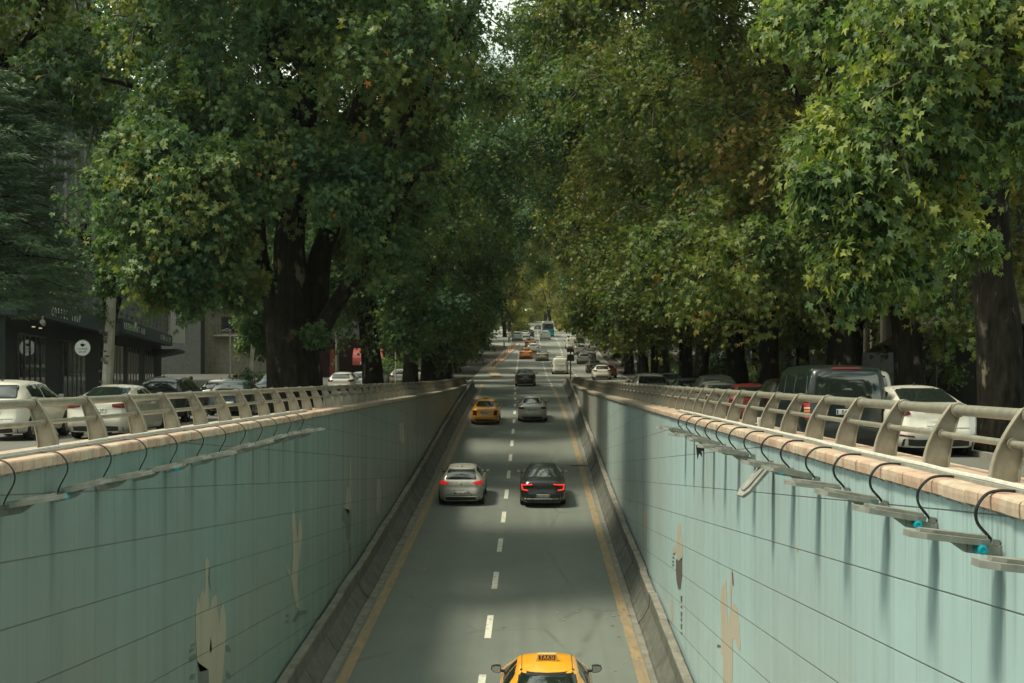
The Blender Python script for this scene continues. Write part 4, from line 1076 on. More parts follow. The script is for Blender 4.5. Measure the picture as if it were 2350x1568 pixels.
def make_tree(name, label, cat, loc, seed, height, trunk_r, fork, crown, leafmat, size, kind, sprays, per, ncl, lean=(0,0), limbs=5, rz=0, group=None, lo=3.5, hue=(.5,.25), keep=None, low=None):
    t = thing(name, label, cat, loc, rz, group); rg = random.Random(seed)
    c, rad = crown
    mb = MB(); top = Vector((lean[0], lean[1], fork))
    limb(mb, [(0,0,-.3),(lean[0]*.15,lean[1]*.15,fork*.35),(lean[0]*.6,lean[1]*.6,fork*.75),top+Vector((0,0,.3))], trunk_r, trunk_r*.72, seed, 14, .45, .12)
    for i in range(limbs):
        a = 2*math.pi*(i+rg.uniform(-.3,.3))/limbs; rr = rg.uniform(.45,.8)
        e = Vector((c[0]+math.cos(a)*rad[0]*rr, c[1]+math.sin(a)*rad[1]*rr, c[2]+rad[2]*rg.uniform(-.15,.6)))
        m1 = top.lerp(e, .35)+Vector((0,0,rg.uniform(.4,1.6))); m2 = top.lerp(e, .7)+Vector((rg.uniform(-.5,.5),rg.uniform(-.5,.5),rg.uniform(.2,1.0)))
        limb(mb, [top-Vector((0,0,.5)), m1, m2, e], trunk_r*rg.uniform(.38,.6), .06, seed+i+1, 8)
        for j in range(3):
            s = m1.lerp(e, rg.uniform(.0,.7)); e2 = s+Vector((rg.uniform(-3,3),rg.uniform(-3,3),rg.uniform(-.6,2.6)))
            limb(mb, [s, s.lerp(e2,.5)+Vector((0,0,.4)), e2], .10, .025, seed+i+j, 6)
    mb.build("trunk", M['bark'], t, smooth=True, angle=80)
    cl = crown_clumps(seed, ncl, c, rad, lo=lo, keep=keep)
    if low: cl += low
    o = foliage("crown", [leafmat, M['twig']], seed, cl, sprays, per, size, kind, parent=t, hue=hue)
    return t

# ---- three tree patterns for the middle distance and three for the far distance
PINE = []
def street_proto(seed, side, kind, size, sprays, per, ncl, mat, hue, low=3.2, c=None, rad=None, lowx=(2.5,6.2), high=11, hz0=14):
    # side = direction (sign of X) in which the carriageway lies: the crown leans and hangs over it
    c = c or (side*1.6, 0, 12.4); rad = rad or (7.6, 7.2, 9.6); c = (side*abs(c[0]), 0, c[2])
    cl_low = [(side*random.Random(seed+k).uniform(*lowx), random.Random(seed*3+k).uniform(-5,5), random.Random(seed*7+k).uniform(low,low+2.2), random.Random(seed+2*k).uniform(1.2,1.9)) for k in range(7)]
    cl_low += [(side*random.Random(seed+k+50).uniform(6.5,9.8), random.Random(seed*3+k+50).uniform(-5,5), random.Random(seed*7+k+50).uniform(hz0,21.5), 1.9) for k in range(high)]
    return make_tree("plane_tree", "proto", "tree", (0,0,0), seed, 20, .52, 3.6+seed%3*.4, (c, rad), mat, size, kind, sprays, per, ncl, lean=(side*.3*(seed%3-1),.2), lo=low+.8, hue=hue, low=cl_low)

mid_right = [street_proto(101+k, -1, 'star', .235, 64, 15, 56, M['leaf_right'], (.46,.30), 4.5) for k in range(3)]
mid_left = [street_proto(201+k, 1, 'star', .235, 64, 15, 56, M['leaf_left'], (.45,.28), 3.7, (.3,0,12.4), (6.0,7.0,9.6), (.8,3.6), 7, 12) for k in range(2)]
far_right = [street_proto(301+k, -1, 'quad', .42, 34, 12, 50, M['leaf_right'], (.60,.28), 3.8, (.3,0,12.0), (5.9,6.6,9.4), (1.5,4.2), 9, 11.5) for k in range(2)]
far_left = [street_proto(401+k, 1, 'quad', .42, 34, 12, 50, M['leaf_left'], (.52,.3), 3.0, (.2,0,12.0), (5.4,6.6,9.4), (-.2,2.0), 9, 11.5) for k in range(2)]
far_end = [street_proto(501+k, 1, 'quad', .60, 26, 12, 40, M['leaf_far'], (.40,.35), .9) for k in range(2)]
used = set(); ordn = ['first','second','third','fourth','fifth','sixth','seventh','eighth','ninth','tenth','eleventh','twelfth']
high_x = 10
def place(proto, X, D, label, group, rz=0.0, s=1.0, dz=0, mirror=False):
    loc = (X, D, ZS(D)+dz)
    k = proto.name
    if k not in used:
        used.add(k); t = proto; t.location = loc; t.rotation_euler = (0,0,rz); t["label"] = label; t.scale = (s,s,s)
    else: t = copy_thing(proto, loc, rz, label, s)
    t["group"] = group
    return t
gr = "plane trees in the right row"; gl = "plane trees in the left row"; gb = "plane trees behind the rows"; ge = "trees closing the end of the road"
# right row
RT = [(39.3,"right row tree with slim forked trunk just left of the thickest right trunk",0,.95),(48.7,"right row tree with leaning dark trunk behind the dark green van",1,1.0),(63,"right row tree left of the leaning trunk behind the van roof",2,1.0),
      (72,"right row tree with dark trunk above the red hatchback",0,1.05),(89,"right row tree with trunk above the black suv on the side street",1,1.05),(97,"right row tree with leaning trunk above the blue grey hatchback",2,1.0)]
for i, (D, lab, k, s) in enumerate(RT): place(mid_right[k], 10.5, D, lab, gr, rz=R((-18,25,-8,14,-25,6)[i]), s=s)
RF = [112,127,143,160,178,197,217,238,260,284,310,340]
rlab = ["first right row tree past the light grey suv","right row tree beside the end of the right railing","right row tree above the waiting white hatchback","right row tree over the dark grey parked sedan","right row tree over the bright white parked hatchback"]
for i, D in enumerate(RF):
    place(far_right[i%2], 10.4+(.8 if i%3 else 0)+(0 if D<150 else .6), D, rlab[i] if i < len(rlab) else f"{ordn[i-5]} tree up the right row past the bright white parked hatchback", gr, rz=R((12,-20,30,-9,18)[i%5]), s=1.05+.06*(i%3))
# left row
LT = [(64,"second left trunk, a straight dark plane tree right of the big multi stemmed tree",0,1.0),(83,"third left trunk, a dark plane tree beside the left railing",1,1.0)]
for i, (D, lab, k, s) in enumerate(LT): place(mid_left[k], -7.1, D, lab, gl, rz=R((10,-15)[i]), s=s)
LF = [100,114,130,146,163,181,200,220,243,268,295,325]
llab = ["left row tree just before the left railing ends","left row tree at the end of the left railing","left row tree whose low sprigs hang over the head of the ramp","left row tree behind the hanging sprigs","left row tree before the red bollards"]
for i, D in enumerate(LF):
    place(far_left[i%2], -7.4 - (0 if D < 120 else .7 if D < 140 else 1.3+(D-150)*.010), D, llab[i] if i < len(llab) else f"{ordn[i-5]} tree up the left row counted from the red bollards", gl, rz=R((-12,20,-25,9)[i%4]), s=1.0+.06*(i%3))
# end of the road: yellowing trees straight ahead
for i, (x, D, s) in enumerate(((1175,430,1.1),(1203,470,1.0),(1228,455,1.15),(1252,440,1.0),(1282,470,1.1),(1150,500,1.2),(1305,480,1.2),(1240,530,1.3),(1190,540,1.3))):
    place(far_end[i%2], XD(x, D), D, f"{('left of centre','second from left','middle','fourth from left','right of centre','leftmost','rightmost','rear middle','rear left')[i]} yellowing tree closing the far end of the road", ge, rz=i*1.1, s=s)
for i, (x, D, s) in enumerate(((1158,296,.85),(1170,342,.9),(1184,392,.95),(1300,345,.9),(1262,415,1.0),(1148,400,1.1))):
    place(far_end[i%2], XD(x, D), D, f"{ordn[i]} of the smaller yellow leaved trees beside the upper road before the far end", ge, rz=i*1.7, s=s)
# second rows behind, closing the sides
for i, (X, D) in enumerate(((19,52),(17.5,66),(18.5,82),(19,100),(19,120),(20,142),(20,166),(21,195),(21,225),(22,260))):
    place(far_right[i%2], X, D, f"{ordn[i]} dark tree from the near end of the line behind the right row", gb, rz=2.2+i, s=1.05)
for i, (X, D) in enumerate(((-19,112),(-27,150),(-20,170),(-20,190),(-20,215),(-21,245),(-22,280))):
    place(far_left[i%2], X, D, f"{ordn[i]} dark tree from the near end of the line behind the left row", gb, rz=3+i, s=1.05)

# ---- the near right tree, bright leaves hanging over the railing
X0, D0 = 10.4, 31.5; z0 = ZS(D0)
t = thing("plane_tree", "nearest right tree with thick pale patched trunk and bright green leaves", "tree", (X0, D0, z0), 0, gr)
mb = MB()
limb(mb, [(0,0,-.3),(-.05,0,2.5),(-.25,.1,5.5),(.0,.1,8),(.3,.2,11.5),(.5,.2,15)], .54, .28, 7, 18, .35, .12)
limb(mb, [(-.1,0,5.2),(-1.4,-1.5,6.3),(-2.6,-4.5,7.6),(-3.2,-8.5,8.6),(-3.6,-11,8.8)], .26, .06, 8, 9)
limb(mb, [(0,0,5.6),(-1.5,-.3,6.8),(-3.2,-1,8.4),(-4.6,-2,10.5)], .24, .06, 9, 9)
limb(mb, [(0,0,7),(1.5,-1,8.8),(2.2,-4,10.5),(2.6,-7,11.8)], .24, .06, 10, 9)
limb(mb, [(-.6,-.4,5.6),(-1.6,.8,6.1),(-2.6,1.6,6.6)], .09, .03, 12, 6)
mb.build("trunk", M['bark'], t, smooth=True, angle=80)
rg = random.Random(77); cl = []
def W2(x, y, D, r): return (XD(x, D)-X0, D-D0, ZD(y, D)-z0, r)
for (x, y, D, r) in ((2010,60,20,.85),(1900,40,21,.7),(2100,30,19,.9),(2200,60,20,1.0),(2320,80,20,1.1),(2060,190,20,.85),(1990,250,19.5,.8),(2120,180,19,.85),(2230,200,20,1.0),(2330,240,20,1.0),
                     (1930,350,19.5,.62),(2030,330,19,.8),(2140,330,19.5,.85),(1880,330,20,.4),(1870,430,19,.42),(1950,440,19,.62),(2050,440,19.5,.7),(2150,430,20,.7),(1960,540,19,.5),(2030,540,19.3,.55),(2090,520,20,.5),
                     (1940,600,19,.36),(1990,620,19,.45),(2060,610,19.6,.4),(2250,310,21,.7),(2330,330,22,.5),(1800,50,22,.45),(2350,10,20,1.2),(2450,150,21,1.5),(2150,-60,20,1.3),(1980,-80,21,1.2),(2300,-120,20,1.5),(2500,0,22,1.7),(1955,660,19,.22),(2230,560,24,.4)):
    cl.append(W2(x, y, D, r))
foliage("crown", [M['leaf_near'], M['twig']], 71, cl, 48, 13, .175, 'lobed', parent=t, hue=(.41,.36), spread=1.15, droop=.45, flat=.15, down=.8)
cl2 = crown_clumps(78, 34, (1.5, 0, 12.5), (7,7,6), 1.5, 2.4, lo=7.5, keep=lambda p: XD(1860, p[1]+D0) < p[0]+X0 - 1.2)
foliage("crown", [M['leaf_right'], M['twig']], 72, cl2, 46, 12, .29, 'star', parent=t, hue=(.35,.3))
# lower dark sprays further back under that tree
cl3 = [W2(x, y, D, r) for x, y, D, r in ((2240,760,36,.7),(2180,700,36,.8),(2240,680,38,.9),(2140,640,36,.8),(2200,610,37,.9),(2110,700,38,.5),(2280,560,36,.9),(2330,600,38,.8),(2170,760,39,.6))]
foliage("crown", [M['leaf_right'], M['twig']], 73, cl3, 24, 8, .24, 'star', parent=t, hue=(.45,.4))

# ---- the big multi stemmed tree on the left
X0, D0 = -7.1, 43.0; z0 = ZS(D0)
t = thing("plane_tree", "huge dark plane tree with several thick stems beside the left railing", "tree", (X0, D0, z0), 0, gl)
mb = MB()
def WP(x, y, D): return (XD(x, D)-X0, D-D0, ZD(y, D)-z0)
limb(mb, [(.0,0,-.4),(-.02,0,1.2),(-.2,0,2.6),(-.2,0,3.4)], .84, .74, 20, 20, .28, .10)
limb(mb, [WP(655,790,43), WP(628,700,43), WP(592,600,43.2), WP(584,500,43.5), WP(565,420,44), WP(520,290,44), WP(480,180,44)], .50, .14, 21, 12)
limb(mb, [WP(690,800,43), WP(672,690,42.8), WP(665,570,42.8), WP(680,450,43), WP(700,330,43), WP(705,100,43), WP(708,-80,43)], .60, .20, 22, 14)
limb(mb, [WP(712,800,43), WP(722,690,43.2), WP(735,590,43.4), WP(770,480,44), WP(825,240,44), WP(845,100,44), WP(860,-60,44)], .50, .14, 23, 12)
limb(mb, [WP(720,790,42.6), WP(770,700,42), WP(830,620,41.5), WP(870,560,41), WP(940,420,40), WP(1000,380,40)], .30, .08, 24, 10)
limb(mb, [WP(770,480,43.8), WP(850,400,43), WP(935,270,42.5), WP(1010,160,42), WP(1110,-20,41.5)], .24, .08, 25, 10)
limb(mb, [WP(600,600,43), WP(520,500,41), WP(430,430,39), WP(330,400,37.5)], .20, .05, 26, 8)
limb(mb, [WP(560,400,44), WP(430,300,43), WP(330,210,42), WP(230,180,41)], .20, .05, 27, 8)
limb(mb, [WP(690,300,43), WP(640,180,42.5), WP(600,60,42), WP(580,-60,42)], .2, .07, 28, 8)
mb.build("trunk", M['bark'], t, smooth=True, angle=80)
def ok_left(p):
    D = p[1]+D0; x = 1221+F*(p[0]+X0)/D; y = 865-F*(p[2]+z0)/D
    if D < 30: return False
    if 520 < x < 860 and y > 440 and D < 46.5: return False
    if x > 880 and y > 560: return False
    if x < 420 and 170 < y < 330 and x < 380: return False
    if x < 250: return False
    return y < 560
cl = crown_clumps(31, 95, (-1.0,-.5,11.3), (7.6,7.0,7.0), 1.2, 2.1, lo=5.2, keep=ok_left)
cl += [W2_ for W2_ in ((XD(x,D)-X0, D-D0, ZD(y,D)-z0, r) for x,y,D,r in (
    (330,390,37,.95),(420,420,36.5,1.0),(300,470,37,.8),(380,510,36.5,.95),(470,500,37,1.0),(270,560,38,.45),(330,590,37,.8),(420,600,37,.8),(500,590,38,.8),(350,660,38,.65),(440,670,38,.6),(520,660,40,.5),(560,680,40,.30),
    (300,330,38,.8),(400,330,37,1.0),(500,370,37,1.0),(600,370,38,1.0),(700,370,38.5,.9),(800,400,39,.9),(860,450,39.5,.8),(900,380,40,.9),(760,460,38,.55),(840,520,39,.5),(620,430,38,.4),(230,410,40,.4),(250,640,42,.4),(560,560,38,.35),(590,640,40,.22),(560,470,37.5,.6),
    (590,745,47,.40),(610,770,47,.25),(770,560,46,.4),(720,770,41,.16)))]
foliage("crown", [M['leaf_left'], M['twig']], 32, cl, 58, 14, .225, 'lobed', parent=t, hue=(.50,.30), droop=.45, flat=.3, down=.7)
foliage("crown", [M['leaf_left'], M['twig']], 33, [c_ for c_ in cl[-38:] if c_[1] < -4.5], 18, 11, .22, 'lobed', parent=t, hue=(.64,.3), droop=.45, flat=.3, down=.7, spread=1.25)

# ---- upper left tree: a crown reaching in from the left edge
t = make_tree("plane_tree", "plane tree reaching in at the top left corner in front of the dark facade", "tree", (-21.2, 50, ZS(50)), 61, 20, .36, 7.5, ((5.2,-1,14.0),(6.0,5.5,4.4)), M['leaf_left'], .30, 'star', 44, 12, 34, lo=10.6, hue=(.62,.3), group=gl)
t = make_tree("plane_tree", "slender plane tree with pale lit leaves beside the lamp post on the left pavement", "tree", (XD(252,62), 62, ZS(62)), 67, 12, .13, 3.5, ((.6,0,7.6),(3.2,3.0,2.6)), M['leaf_left'], .30, 'star', 30, 10, 12, lo=4.8, hue=(.5,.35), group=gl)

# ---- cedar at the left edge
t = thing("cedar_tree", "blue green cedar with layered feathery branches at the left edge", "tree", (-18.3, 45, ZS(45)+.1))
mb = MB(); limb(mb, [(0,0,-.2),(.1,0,5),(0,0,12),(0,0,15)], .32, .06, 90, 12, .3); rg = random.Random(9); cl = []
tiers = [4.5,5.0,5.5,6.2,6.9,7.6,8.3,9.0,9.7,10.4,11.0]
for i, z in enumerate(tiers):
    nb = 9
    for j in range(nb):
        a = 2*math.pi*j/nb + i*.5; ln = (4.1 - .10*i)*rg.uniform(.8,1.12)
        e = Vector((math.cos(a)*ln, math.sin(a)*ln, z+rg.uniform(-.5,.1)))
        limb(mb, [(0,0,z-.2), (e.x*.5,e.y*.5,z+.35), tuple(e)], .06, .012, i*10+j, 5)
        for q in range(9):
            f = .28+.09*q; cl.append((e.x*f+rg.uniform(-.3,.3), e.y*f+rg.uniform(-.3,.3), z+.3*math.sin(f*3)-.9*f*f+rg.uniform(-.06,.06), .62*(1.25-f*.5)))
mb.build("trunk", M['bark'], t, smooth=True, angle=80)
def needles(parent):
    rg = np.random.default_rng(4); C = np.array(cl); per = 190; ci = np.repeat(np.arange(len(C)), per); N = len(ci)
    out = unit(C[:,:3]*np.array([1,1,0]))[ci]
    P = C[ci,:3] + rg.normal(size=(N,3))*C[ci,3:4]*np.array([.5,.5,.09]); 
    tip = unit(out*.8+rg.normal(size=(N,3))*np.array([.7,.7,.25])+np.array([0,0,-.18])); nr = unit(np.cross(tip, rg.normal(size=(N,3)))); 
    ln = rg.uniform(.12,.26,N)[:,None]; w = .016
    V = np.stack([P-nr*w, P+nr*w, P+tip*ln], 1).reshape(-1,3); Fc = np.arange(N*3).reshape(-1,3)
    me = bpy.data.meshes.new("crown"); me.vertices.add(len(V)); me.vertices.foreach_set("co", V.astype(np.float32).ravel())
    me.loops.add(N*3); me.loops.foreach_set("vertex_index", Fc.astype(np.int32).ravel()); me.polygons.add(N); me.polygons.foreach_set("loop_start", np.arange(0,N*3,3,dtype=np.int32))
    at = me.attributes.new("hue", 'FLOAT', 'POINT'); at.data.foreach_set("value", np.repeat(np.clip(rg.normal(.5,.25,N),0,1),3).astype(np.float32))
    me.materials.append(M['needle']); me.update(); link(bpy.data.objects.new("crown", me), parent)
needles(t)
def letters(body, size, mat, parent, x0, pitch, y, z, sx):
    for i, ch in enumerate(body):
        if ch != ' ': text_mesh("sign_letter", ch, size, mat, parent, (x0+i*pitch, y, z), (R(90),0,0), ext=.004, sx=sx)
# ================================================================== BUILDINGS
def facade_frame(D0, u=(-.172, 1)):
    """local frame on the left building line: +x runs away along the facade, +y into the building, z up"""
    X0 = -11.15-.172*D0; a = math.atan2(u[1], u[0])
    return (X0, D0, 0), a
def lam(D): return (D)  # readability
a_l = math.atan2(1, -.172); k_l = math.hypot(1, .172)
m_dark = simple("dark_shopfront", (.008,.014,.013), .7, var=.3, nscale=1.5)
m_fascia = simple("navy_fascia", (.008,.026,.028), .6, var=.2)
m_conc = concrete("facade_concrete", (.17,.18,.165), .35); m_conc2 = concrete("facade_dark_concrete", (.085,.095,.088), .3)
m_beige = concrete("beige_render", (.34,.32,.25), .25); m_brick = simple("red_render", (.28,.10,.07), .8, var=.2)
m_win = M['shop_glass']; m_frame = simple("window_frame", (.16,.17,.155), .5)
m_letter = simple("sign_letters", (.85,.87,.78), .5, var=.03)
def building(name, label, D0, length, depth, zg, ztop, wallmat, ground_mat, z1, bays, floors, fascia=None, pil=None, win=(.55,.6), winmat=None):
    loc, a = facade_frame(D0)
    b = thing(name, label, "building", (loc[0], loc[1], 0), a)      # local +x along facade (away), local +y to the left (into the building)
    q = MB(); q.box(0, length, .35, depth, z1, ztop); q.build("wall", wallmat, b)
    q = MB(); q.box(0, length, .95, depth, zg, z1); q.build("ground_floor", ground_mat, b)
    fh = (ztop-z1-.3)/floors; bw = length/bays
    for f in range(floors):
        for i in range(bays):
            x0 = i*bw+bw*(1-win[0])/2; x1 = x0+bw*win[0]; za = z1+.5+f*fh; zb = za+fh*win[1]
            q = MB(); q.box(x0-.07, x0, .22, .36, za-.07, zb+.07); q.box(x1, x1+.07, .22, .36, za-.07, zb+.07); q.box(x0, x1, .22, .36, zb, zb+.07); q.box(x0, x1, .18, .36, za-.09, za)
            q.box((x0+x1)/2-.03, (x0+x1)/2+.03, .26, .34, za, zb)
            w = q.build("window", m_frame, b)
            q = MB(); q.box(x0, x1, .30, .345, za, zb); q.build("pane", winmat or m_win, w)
    if pil:
        for i in range(bays+1):
            q = MB(); xx = min(max(i*bw, .25), length-.25); q.box(xx-pil/2, xx+pil/2, 0, .35, z1, ztop); q.build("pilaster", m_conc, b)
    q = MB(); q.box(-.1, length+.1, -.1, depth, ztop, ztop+.4); q.build("parapet", wallmat, b)
    return b
zg = -1.7
b1 = building("shop_building", "dark multi storey building with coffee shop lettering on its ground floor", 61.2, 31.5, 16, zg, 21, m_conc2, m_dark, 3.55, 9, 5, pil=.9, win=(.42,.75))
q = MB(); q.box(-.25, 31, -.25, .4, 2.65, 3.45); q.box(-.25,.0,-.25,15,2.65,3.45); q.build("fascia", m_fascia, b1)
letters("COFFEE SHOP", .60, m_letter, b1, 4.7, .88, -.27, 3.02, 1.15)
for x0, x1, n in ((2.6, 9.8, 5), (15.5, 24.0, 5)):
    for i in range(n):
        xa = x0+(x1-x0)*i/n
        q = MB(); q.box(xa, xa+.08, .84, .96, zg+.3, 1.9); q.box(xa, xa+(x1-x0)/n, .84, .96, 1.9, 1.98); w = q.build("shop_window", m_conc, b1)
        q = MB(); q.box(xa+.08, xa+(x1-x0)/n, .88, .94, zg+.3, 1.9); q.build("pane", m_win, w)
for x in (3.2, 5.0):
    q = MB(); q.box(x, x+.35, .3, .4, 2.25, 2.28); q.build("downlight", emis("warm_downlight", (1,.8,.55), .5), b1)
# round hanging sign facing the traffic
Dr = 74.0; rs_ = thing("round_sign", "round white coffee shop sign with a cup hanging off the dark facade", "sign", (-23.38, Dr, 1.5))
q = MB(); q.lathe([(.40,-.04),(.40,.04)], 40, Matrix.Rotation(R(90), 4, 'X')); q.build("disc", emis("brightened_sign_face", (.80,.88,.72), .16, (.6,.64,.55)), rs_)  # weak emission added to brighten the sign face
q = MB(); q.tube([(.41*math.cos(R(9*k)), 0, .41*math.sin(R(9*k))) for k in range(41)], .03, 6, cap=False); q.build("rim", m_frame, rs_)
text_mesh("sign_lettering", "COFFEE", .155, M['ink'], rs_, (0,-.045,-.06), (R(90),0,0)); text_mesh("sign_lettering", "SHOP", .155, M['ink'], rs_, (0,-.045,-.21), (R(90),0,0))
q = MB(); q.prism([(-.11,.22),(.11,.22),(.09,.12),(.04,.07),(-.04,.07),(-.09,.12)], Matrix(((1,0,0,0),(0,0,1,-.055),(0,1,0,0),(0,0,0,1))), .01)
q.tube([(.10,-.05,.20),(.16,-.05,.18),(.14,-.05,.13),(.08,-.05,.12)], .012, 5); q.tube([(0,-.05,.25),(.015,-.05,.29),(-.01,-.05,.33)], .008, 4); q.build("cup_emblem", M['ink'], rs_)
q = MB(); q.tube([(-.4,0,.3),(-1.2,0,.3)], .025, 6); q.build("arm", M['dark_steel'], rs_)
sc_ = thing("security_camera", "small white security camera under the dark fascia corner", "camera", (-21.4, 62.2, 2.55))
q = MB(); q.tube([(0,0,.1),(0,-.05,-.05),(.05,-.2,-.15)], .04, 8); q.build("bracket", M['white_paint'], sc_); q = MB(); q.lathe([(.02,-.18),(.09,-.12),(.11,0),(.11,.12),(.02,.14)], 14, Matrix.Translation((.10,-.25,-.2)) @ Matrix.Rotation(R(60),4,'X')); q.build("housing", M['white_paint'], sc_, smooth=True)

b2 = building("restaurant_building", "grey building with restaurant bar lettering beyond the coffee shop", 93.6, 44, 16, zg, 20, m_conc, m_dark, 4.0, 13, 5, win=(.35,.6))
q = MB(); q.box(-.2, 41, -.3, .4, 2.9, 3.85); q.build("fascia", m_fascia, b2)
letters("RESTAURANT-BAR", .62, m_letter, b2, .9, 1.03, -.33, 3.38, 1.3)
letters("STEN.A EV", .60, m_letter, b2, 28.5, 1.2, -.33, 3.38, 1.3)
q = MB(); q.prism([(0,0),(0,-2.2),(-.25,-2.2),(-.7,0)], Matrix(((0,0,1,34),(0,1,0,.9),(1,0,0,2.5),(0,0,0,1))), 9); q.build("awning", simple("dark_awning", (.02,.03,.028), .7), b2)
for x0, x1 in ((3, 11), (14, 22), (27, 35)):
    for i in range(4):
        xa = x0+(x1-x0)*i/4; q = MB(); q.box(xa, xa+.08, .84, .96, zg+.3, 2.2); w = q.build("shop_window", m_frame, b2); q = MB(); q.box(xa+.08, xa+(x1-x0)/4, .88, .94, zg+.3, 2.2); q.build("pane", m_win, w)
q = MB(); q.box(42.2, 43.0, -1.3, -.05, 3.2, 6.4); vs_ = q.build("blade_sign", M['white_paint'], b2)
text_mesh("sign_lettering", "L", .6, M['ink'], vs_, (42.18, -.65, 5.9), (R(90),0,R(-90))); text_mesh("sign_lettering", "E", .6, M['ink'], vs_, (42.18, -.65, 5.1), (R(90),0,R(-90))); text_mesh("sign_lettering", "R", .6, M['ink'], vs_, (42.18, -.65, 4.3), (R(90),0,R(-90)))

# beige block with balconies facing the traffic
Db = 158.0
b3 = thing("apartment_building", "beige apartment building with barred balconies seen left of the big tree", "building", (XD(470, Db), Db, 0))
W3 = XD(660, Db)-XD(470, Db); zb0 = ZS(Db)
q = MB(); q.box(0, W3, 0, 14, zb0-.5, 22); q.build("wall", m_beige, b3)
q = MB(); q.box(-5.2, 0, -2, 14, zb0-.5, 20); q.build("side_wing", m_conc2, b3)
q = MB(); q.box(.62*W3-.8, .62*W3, -.06, 0, 7, 16); q.build("wall_panel", m_brick, b3)
for f in range(5):
    z = 4.6+3.1*f
    for x0 in (1.8, 5.4):
        q = MB(); q.box(x0, x0+1.7, -.05, .02, z+.3, z+2.1); w = q.build("window", simple("brown_frame", (.12,.09,.06), .6), b3); q = MB(); q.box(x0+.12, x0+1.58, -.07, -.03, z+.42, z+1.98); q.build("pane", m_win, w)
    q = MB(); q.box(1.2, 8.0, -1.3, 0, z-.12, z+.06); bl = q.build("balcony", m_beige, b3)
    q = MB(); q.box(1.2, 8.0, -1.3, -1.26, z+1.0, z+1.05)
    for i in range(24): q.box(1.2+i*.29, 1.23+i*.29, -1.29, -1.27, z, z+1.0)
    q.build("balcony_rail", M['dark_steel'], bl)

# red corner shop with half round awning
Dk = 146.0; b4 = thing("corner_shop", "dark red corner shop with a domed red awning between the first two left trunks", "building", (XD(800, Dk), Dk, ZS(Dk)))
m_red = simple("red_cladding", (.20,.025,.02), .6, var=.2); m_awn = simple("awning_red", (.34,.06,.05), .55, var=.1)
q = MB(); q.box(-4.2, 4.6, 0, 8, -.3, 4.4); q.build("wall", simple("dark_red_wall", (.022,.008,.008), .9, Specular_IOR_Level=.1), b4)
q = MB(); q.box(-4.2, 4.6, -.1, 0, 4.0, 8); q.build("upper_wall", m_conc2, b4)
q = MB(); q.box(-1.9, -1.4, -.3, 0, 0, 3.0); q.build("door_panel", m_red, b4)
q = MB(); pr = [(0,2.0+1.3*1)]; P = [( -1.6*math.sin(R(a)), 1.75+1.35*math.cos(R(a))) for a in range(0, 91, 15)] 
vs = []; fs = []
for i, (yy, zz) in enumerate(P): vs += [(.6,yy,zz),(3.6,yy,zz)]
for i in range(len(P)-1): fs.append((2*i,2*i+1,2*i+3,2*i+2))
q.add(vs, fs); fan = len(P); q.add([(.6,y,z) for y,z in P]+[(.6,0,1.75)], [tuple(range(fan+1))]); q.add([(3.6,y,z) for y,z in P]+[(3.6,0,1.75)], [tuple(range(fan+1))]); q.box(.6,3.6,-1.62,-1.6,1.35,1.75)
aw = q.build("awning", m_awn, b4)
text_mesh("awning_lettering", "Huc. Ma", .38, m_letter, aw, (2.2,-1.64,1.55), (R(90),0,0), ext=.004, sx=1.3)
q = MB(); q.prism([(1.9,2.25),(2.5,2.62),(3.2,2.72),(2.8,2.5),(3.3,2.38),(2.6,2.34),(2.5,2.15),(2.2,2.3)], Matrix(((1,0,0,0),(0,0,1,-1.52),(0,1,0,0),(0,0,0,1))), .03); q.build("awning_emblem", m_letter, aw)

# low grey kiosk with shutters seen between the left trunks
b5 = thing("kiosk", "low grey kiosk with ribbed shutter beyond the third left trunk", "kiosk", (XD(978, 150), 150, ZS(150)))
q = MB(); q.box(-1.5, 1.5, 0, 3, -.2, 2.4); q.build("body", m_conc, b5); q = MB()
for i in range(14): q.box(-1.3+i*.19, -1.2+i*.19, -.04, 0, .1, 2.2)
q.build("shutter", M['grey_metal'], b5)

# right hand building with a beige overhanging storey
b6 = thing("overhanging_building", "building with a plain beige overhanging storey behind the right trees", "building", (13.4, 50, 0), R(-11.5))
q = MB(); q.box(0, 16, 0, 60, 1.85, 3.6); q.build("overhang", concrete("beige_concrete", (.36,.33,.25), .35), b6)
q = MB(); q.box(2.5, 16, 2.5, 60, -1.7, 1.85); q.build("ground_floor", m_dark, b6)
q = MB(); q.box(1.5, 16, 1.5, 60, 3.6, 17); q.build("upper_wall", m_conc2, b6)
for i in range(6):
    for f in range(4):
        q = MB(); q.box(1.42, 1.5, 4+i*9, 8+i*9, 4.6+f*3.1, 6.4+f*3.1); w = q.build("window", m_frame, b6); q = MB(); q.box(1.38, 1.43, 4.15+i*9, 7.85+i*9, 4.75+f*3.1, 6.25+f*3.1); q.build("pane", m_win, w)
b7 = thing("office_building", "dark block standing behind the right row of trees", "building", (25, 118, 0))
q = MB(); q.box(0, 14, 0, 120, -1.5, 18); q.build("wall", m_conc2, b7)
for i in range(10):
    for f in range(5):
        q = MB(); q.box(-.08, 0, 3+i*11.5, 10+i*11.5, 2.0+f*3.1, 3.9+f*3.1); q.build("window", m_win, b7)
b8 = thing("apartment_building", "pale block closing the left side behind the row of trees", "building", (-42, 178, 0))
q = MB(); q.box(0, 14, 0, 130, -1, 26); q.build("wall", m_conc, b8)
for i in range(12):
    for f in range(6):
        q = MB(); q.box(14, 14.08, 3+i*10.5, 9+i*10.5, 4.0+f*3.3, 6.0+f*3.3); q.build("window", m_win, b8)

